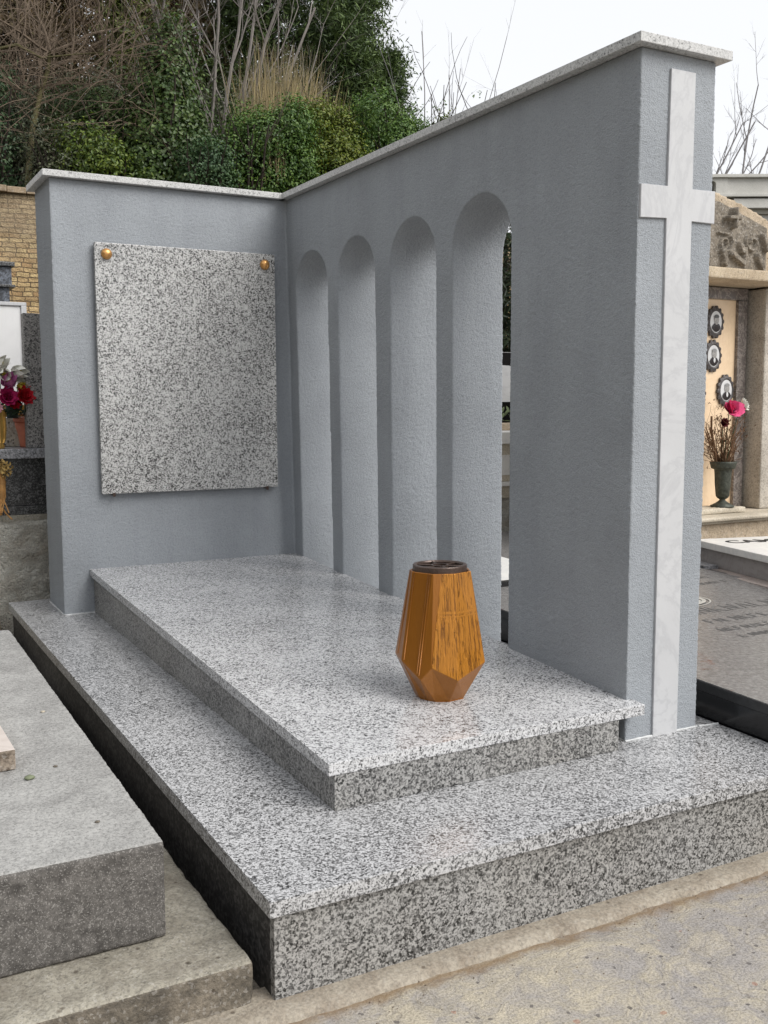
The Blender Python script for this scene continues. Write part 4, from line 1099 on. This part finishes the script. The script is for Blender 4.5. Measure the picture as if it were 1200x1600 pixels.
shrub('laurel_shrub', 2.12, 14.1, 5.62, .85, LM['dark'], 'dull dark evergreen shrub behind the mossy leaning trunk', L_=.05, W_=.028, dens=1.9)
shrub('laurel_shrub', 2.95, 13.3, 5.66, .74, LM['laurel'], 'mid green laurel between the mossy trunk and the ivy covered stump', L_=.065, W_=.03, dens=1.7)
shrub('laurel_shrub', 2.86, 12.2, 4.62, .62, LM['yellow'], 'yellowish green laurel low over the corner of the stucco wall', L_=.06, W_=.03, dens=1.6)
shrub('laurel_shrub', 2.2, 12.3, 4.75, .50, LM['dark'], 'dark low shrub standing on the end of the brick wall', L_=.05, W_=.022)
shrub('grey_leaf_shrub', 1.66, 13.2, 5.8, .32, LM['blue'], 'blue grey leaved shrub at the left edge of the slope', L_=.06)
shrub('ivy_covered_stump', 3.78, 12.6, 6.14, .60, LM['ivy'], 'tall cone of glossy dark green ivy rising to a narrow peak', 'ivy', L_=.062, W_=.05, dens=2.6, peak=True, cr=.15)
shrub('ivy_covered_stump', 3.42, 12.5, 4.9, .46, LM['laurel'], 'dark green shrub filling the foot of the ivy cone on its near side', 'shrub', L_=.06, W_=.038, dens=1.6)
shrub('blue_green_shrub', 4.02, 11.75, 4.74, .42, LM['blue'], 'bluish green small leaved shrub right of the ivy cone', L_=.045, W_=.026, dens=2.0)
HG = 'clipped privet shrubs above the stucco wall'
for k, (x, y, z, r_, mt_, l) in enumerate(((4.66, 11.8, 5.30, .50, 'hedge', 'privet shrub next to the blue green shrub, below the bare grey stems'), (5.22, 11.68, 5.42, .46, 'hedge', 'privet shrub directly under the tall dry reeds'),
        (5.90, 11.74, 5.44, .50, 'hedgey', 'yellow tipped privet shrub right of the dry reeds'), (6.62, 11.75, 5.60, .54, 'hedge', 'dense green privet shrub under the edge of the big conifer'), (7.22, 11.7, 5.50, .42, 'hedge', 'green privet shrub at the foot of the thin skyline saplings'),
        (7.78, 11.75, 5.56, .44, 'hedgey', 'thin yellowish shrub under the last skyline saplings'))):
    shrub('privet_shrub', x, y, z, r_, LM[mt_], l, L_=.046, W_=.026, dens=2.3 if k < 5 else .9, grp=HG, per=36, cr=.085, zbase=3.4, lobes=6)
for x, y, z, r_, l in ((6.85, 11.62, 5.94, .13, 'small leafy shoot sticking up at the foot of the conifer'), (7.62, 11.62, 5.86, .14, 'dark leafy shoot between the two groups of saplings'), (8.25, 11.6, 5.98, .19, 'sparse leafy shoot standing free just above the coping'), (8.6, 11.6, 5.8, .12, 'last low leafy twig above the coping before open sky')):
    shrub('leafy_shoot', x, y, z, r_, LM['hedge'], l, 'shrub', L_=.055, W_=.028, dens=.45, grp='leafy shoots on the skyline', per=8, cr=.04, lobes=1, zbase=3.4)
# conifers and the brown tangle behind
def conifer(name, x, y, ztop, r, label, mat=LM['pine'], n=520, trunk=BK_DRK, L_=.17, W_=.022, per=34, low=0.0):
    zb0 = gz(x, y) - .1; t = thing(name, (x, y, zb0), label, 'tree', 'evergreen trees behind the slope')
    H = ztop - zb0; mb = MB(); mb.tube([(x, y, zb0), (x + .05, y, zb0 + H * .5), (x, y, ztop - .3)], [.16, .10, .03], 8)
    C, Nn = [], []
    for k in range(n):
        q = nr.uniform(low, 1) ** .8; a = nr.uniform(0, 2 * math.pi)
        rad = r * (1 - .75 * max(0, q - .35) / .65) * (.72 + .28 * math.sin(a * 3 + q * 16)) * nr.uniform(.35, 1) ** .45
        p = np.array([x + math.cos(a) * rad, y + math.sin(a) * rad, zb0 + H * (.05 + .93 * q)])
        if k % 4 == 0: mb.tube([(x, y, p[2] - rad * .35), tuple(p * .5 + np.array([x, y, p[2] - rad * .1]) * .5), tuple(p)], [.03, .018, .008], 4)
        s = .13 * nr.uniform(.6, 1.4); m_ = int(per * nr.uniform(.6, 1.3))
        off = nr.normal(size=(m_, 3)) * s * np.array([1, 1, .8]); C.append(p + off + np.array([0, 0, .05])); Nn.append(nr.normal(size=(m_, 3)) + np.array([0, 0, .5]))
    leaves_np('crown', np.concatenate(C), np.concatenate(Nn), L_, W_, mat, t)
    mb.build('trunk', trunk, t)
conifer('pine_tree', 7.15, 17.1, 12.4, 1.75, 'huge dark pine filling the sky above the dry reeds', n=2300, L_=.15, W_=.026)
conifer('pine_tree', 8.02, 15.4, 10.8, .88, 'paler green pine whose ragged edge meets the sky', n=1500, L_=.13, W_=.026)
conifer('pine_tree', 8.80, 15.2, 7.45, .42, 'small greyish pine top leaning out at the sky edge', n=420, L_=.12, W_=.024)
conifer('pine_tree', 5.9, 18.3, 12.2, 1.6, 'dark brownish pine behind the bare grey stems', LM['brown'], n=1500, L_=.14, W_=.03)
conifer('olive_green_tree', 4.35, 16.0, 9.0, .62, 'narrow olive green tree left of the ivy peak', LM['olive'], n=1100, L_=.09, W_=.05)
conifer('tangled_tree', 2.9, 18.6, 11.6, 1.6, 'tall tree choked with withered creepers above the laurels', LM['brown'], n=2000, L_=.10, W_=.055)
conifer('tangled_tree', 1.2, 18.0, 11.6, 1.3, 'dark tree with dull leaves at the top left corner', LM['dark'], n=1500, L_=.09, W_=.05)
conifer('tangled_tree', 4.6, 19.6, 11.6, 1.2, 'withered tree between the creeper tree and the pines', LM['brown'], n=620, L_=.09, W_=.03)
# undergrowth in the depth
blobs = [((x, 15.2 + .4 * math.sin(x), 4.9), (1.1, .6, 1.5)) for x in np.arange(.5, 6.6, .75)]
C, Nn = cloud(blobs, 2600, 30, .14); o = leaves_np('undergrowth', C, Nn, .07, .035, LM['dark'], None, (4, 15, 4)); tag(o, 'dark undergrowth covering the slope between the shrubs', 'undergrowth', kind='stuff')
# dry reeds
C = []; vs, fs = [], []; mb = MB()
for k in range(1250):
    g_ = rnd.random(); x = (5.38 + rnd.gauss(0, .20)) if g_ < .55 else rnd.uniform(4.7, 6.3); y = 12.25 + rnd.gauss(0, .12)
    h_ = (2.62 if g_ < .55 else 2.28) * rnd.uniform(.66, 1.06); z0 = gz(x, y) - .05; ln = rnd.gauss(.04, .22)
    p0, p1, p2 = Vector((x, y, z0)), Vector((x + ln * .4, y, z0 + h_ * .6)), Vector((x + ln + rnd.gauss(0, .05), y + rnd.gauss(0, .04), z0 + h_))
    wv = Vector((.0042, -.0023, 0)) * rnd.uniform(.5, 1.5)
    mb.add([p0 - wv, p0 + wv, p1 + wv, p1 - wv, p2], [(0, 1, 2, 3), (3, 2, 4)])
o = mb.build('dry_reeds', LM['reed'], None, False, (5.2, 12.2, 3.5)); tag(o, 'stand of tall straw coloured dry reeds above the privet', 'reeds', kind='stuff')
mb = MB()
for k in range(34):
    x = 4.93 + rnd.gauss(0, .07); y = 11.5 + rnd.gauss(0, .06); z0 = 4.55 + rnd.uniform(0, .8); mb.add([(x - .006, y, z0 - .5), (x + .006, y, z0 - .5), (x + .012 + rnd.gauss(0, .03), y - .02, z0)], [(0, 1, 2)])
o = mb.build('dry_reeds', LM['reed'], None, False, (5.0, 11.4, 4)); tag(o, 'thin streak of straw coloured reeds hanging down through the privet', 'reeds', kind='stuff')

def bare_tree(name, base, stems, mat, label, r0, depth=3, wig=.2, up=.12, kids=(3, 4), shrink=.6, spread=.6, cat='tree', grp='bare trees on the slope', nseg=7):
    t = thing(name, base, label, cat, grp); mb = MB()
    for d, L_, off in stems: twig(mb, Vector(base) + Vector(off), d, L_, r0, depth, wig, up, nseg, None, kids, shrink, spread)
    mb.build('trunk', mat, t)
    return t
# mossy leaning tree at the left: trunk of its own, then crown
b = thing('leaning_tree', (1.93, 12.75, 3.75), 'bare tree with a mossy yellow green trunk leaning right above the brick wall', 'tree', 'bare trees on the slope')
mb = MB(); P = [(1.90, 12.78, 3.6), (1.95, 12.77, 4.22), (2.02, 12.77, 4.75), (2.15, 12.77, 5.25), (2.24, 12.76, 5.5), (2.27, 12.76, 5.75)]
mb.tube(P, [.045, .042, .038, .034, .028, .022], 8); mb.build('trunk', BK_GRN, b, True)
mb = MB()
for st_, d, L_, r_ in (((2.27, 12.76, 5.72), (-.6, .1, .25), 1.1, .022), ((2.27, 12.76, 5.72), (.7, .1, .30), 1.3, .022), ((2.24, 12.76, 5.5), (.75, 0, .55), 1.3, .02), ((2.16, 12.76, 5.28), (1, -.1, .22), 1.7, .02),
                       ((2.10, 12.76, 5.05), (1, 0, .35), 1.5, .016), ((2.27, 12.76, 5.75), (.05, .1, 1), 1.3, .024), ((2.12, 12.76, 5.1), (-.8, .1, .35), .9, .014), ((2.02, 12.76, 4.75), (.9, -.1, .3), .9, .011)):
    twig(mb, st_, d, L_, r_, 3, .22, .06, 8, None, (3, 4), .55, .6)
mb.build('branches', BK_BRN, b)
# long horizontal mossy bough coming in from the left edge
mb = MB(); t_ = thing('leaning_tree', (.9, 12.6, 3.6), 'bare tree off the left edge whose mossy bough reaches across the leaning trunk', 'tree', 'bare trees on the slope')
P = [(1.0, 13.1, 3.6), (1.15, 13.0, 5.0), (1.5, 12.9, 5.66), (1.85, 12.7, 5.74), (2.15, 12.7, 5.62), (2.5, 12.5, 5.66), (2.9, 12.4, 5.72)]
mb.tube(P, [.05, .04, .024, .020, .015, .010, .006], 7); mb.build('trunk', BK_GRN, t_, True)
mb = MB()
for P0 in P[2:]:
    for _ in range(3): twig(mb, P0, (rnd.uniform(-.3, 1), rnd.gauss(0, .3), rnd.uniform(-.5, 1)), rnd.uniform(.6, 1.1), .011, 2, .25, .05, 6, None, (3, 4), .55)
mb.build('branches', BK_BRN, t_)
bare_tree('bare_tree', (1.5, 14.6, 3.9), [((rnd.uniform(-.3, .6), 0, 1), 3.4, (rnd.uniform(-.3, 1.6), 0, 0)) for _ in range(9)], BK_BRN, 'tangle of thin brown stems in the top left corner', .022, 2, .18, .1, (5, 7), .42, .6)
bare_tree('bare_tree', (3.1, 15.1, 4.0), [((rnd.uniform(-.4, .4), 0, 1), 3.6, (rnd.uniform(-.5, .5), 0, 0)) for _ in range(6)], BK_BRN, 'brown twiggy stems crossing above the laurels', .022, 2, .18, .1, (5, 7), .45, .6)
bare_tree('bare_tree', (4.50, 12.75, 4.0), [((-.30, 0, 1), 3.2, (-.2, 0, 0)), ((-.13, 0, 1), 3.4, (-.1, 0, 0)), ((-.02, 0, 1), 3.4, (.0, 0, 0)), ((.10, 0, 1), 3.4, (.05, 0, 0)), ((.24, -.05, 1), 3.3, (.1, 0, 0)), ((.38, -.1, 1), 3.2, (.15, 0, 0)), ((.55, -.2, 1), 3.1, (.2, 0, 0)), ((-.2, .3, 1), 3.2, (.0, .2, 0))],
          BK_GREY, 'many stemmed bare grey tree fanning out between the ivy cone and the pines', .034, 3, .10, .05, (3, 5), .5, .42)
bare_tree('bare_tree', (5.6, 13.6, 4.1), [((-.35, 0, 1), 2.8, (0, 0, 0)), ((.15, 0, 1), 2.8, (0, 0, 0)), ((.5, 0, 1), 2.6, (0, 0, 0))], BK_GREY, 'thin bare grey tree in front of the big pine, behind the reeds', .022, 3, .15, .05, (3, 4), .5, .5)
mb = MB()
for k in range(420):
    x = rnd.uniform(1.5, 3.6); y = 12.95 - (x - 1.6) * .45 + rnd.gauss(0, .25); z = rnd.uniform(4.5, 7.2) ; a = rnd.uniform(-1, 1)
    p = Vector((x, y, z)); d = Vector((a, rnd.gauss(0, .2), rnd.uniform(-.5, .9))).normalized(); P = [p.copy()]
    for i in range(7):
        d = (d + Vector((rnd.gauss(0, .18), rnd.gauss(0, .1), rnd.gauss(0, .18) - .06))).normalized(); p = p + d * rnd.uniform(.08, .16); P.append(p.copy())
    r_ = rnd.uniform(.0025, .006); mb.tube(P, [r_ * (1 - .08 * i) for i in range(8)], 3)
o = mb.build('bramble_thicket', barkmat('bramble_bark', (.075, .055, .04), (.17, .13, .095)), None, False, (2.4, 12.6, 4)); tag(o, 'brown leafless creepers tangled over the laurels at the top left', 'brambles', kind='stuff')
# skyline saplings
SG = 'thin bare saplings against the sky'
bare_tree('bare_sapling', (7.62, 11.85, 3.45), [((-.20, .1, 1), 3.1, (0, 0, 0)), ((-.11, .05, 1), 3.2, (0, 0, 0)), ((-.34, .1, 1), 2.5, (0, 0, 0))], BK_SKY, 'bare sapling with two upright stems, nearest to the pine', .012, 2, .07, .05, (3, 4), .3, .45, grp=SG)
bare_tree('bare_sapling', (7.72, 11.75, 3.45), [((.24, -.02, 1), 3.3, (0, 0, 0)), ((.04, 0, 1), 2.5, (0, 0, 0)), ((.13, 0, 1), 2.7, (0, 0, 0))], BK_SKY, 'bare sapling with one long stem leaning right into the sky', .012, 2, .05, .02, (4, 5), .3, .4, grp=SG)
bare_tree('bare_sapling', (8.75, 11.8, 3.45), [((.02, 0, 1), 2.45, (0, 0, 0))], BK_SKY, 'tiny bare twig just above the coping, right of the other saplings', .007, 2, .15, .05, (4, 5), .3, .6, grp=SG)
BG = 'bare trees behind the white building'
for (bx, by, stems_, lab) in (((20.05), 17.45, ((.10, 3.6), (.42, 3.4), (.95, 3.6), (1.25, 3.4)), 'bare tree rising behind the white building at the right edge'), ((19.0), 18.05, ((.35, 3.0), (.75, 3.2), (1.15, 2.9), (.05, 2.6)), 'bare tree half hidden by the wall end, branches reaching right')):
    t_ = thing('bare_tree', (bx, by, .9), lab, 'tree', BG)
    mb = MB(); mb.tube([(bx, by, .8), (bx + .05, by, 3), (bx, by, 5.6)], [.12, .09, .045], 7); mb.build('trunk', BK_SKY, t_, True)
    mb = MB()
    for d_, L_ in stems_: twig(mb, (bx, by, 5.5), (d_, -.4 * d_, 1), L_, .032, 3, .07, .03, 8, None, (4, 5), .40, .42)
    mb.build('crown', BK_SKY, t_)
# dark oleander seen through the last arch
shrub('oleander_shrub', 4.15, 5.1, 3.3, .6, leafmat('oleander_leaf', [(.008, .018, .008), (.02, .038, .014), (.04, .06, .02)], .5), 'dark narrow leaved shrub seen through the open arch', L_=.13, W_=.014, dens=1.6)
mb = MB()
for k in range(150):
    x, y = rnd.uniform(-.3, 1.5), -.055 - abs(rnd.gauss(0, .10)); r_ = rnd.uniform(.0008, .0026)
    c = Vector((x, y, -.014 + r_ * .4)); mb.add([c + Vector((r_, 0, 0)), c + Vector((-r_ * .4, r_ * .9, 0)), c + Vector((-r_ * .8, -r_ * .6, 0)), c + Vector((0, 0, r_ * .9))], [(0, 1, 3), (1, 2, 3), (2, 0, 3), (0, 2, 1)])
o = mb.build('grit', concrete('grit_stone', (.22, .17, .12), (.08, .06, .045), .2, .001, 30, 200), None, False, (.6, -.1, 0)); tag(o, kind='stuff')
# small weeds and leaf litter on the rubble
mb = MB()
for k in range(60):
    c = Vector((rnd.uniform(-.45, -.03), rnd.uniform(1.95, 2.6), .0)); c.z = .09 + .10 * min(1, (c.y - 1.8) / .6)
    petal(mb, c, (rnd.uniform(-1, 1), rnd.uniform(-1, 1), rnd.uniform(0, .6)), (0, 0, 1), rnd.uniform(.012, .03), .010, -.3, 3)
o = mb.build('leaf_litter', fmat('dead_leaf', (.20, .15, .08)), None, False, (-.2, 2.2, .1)); tag(o, kind='stuff')
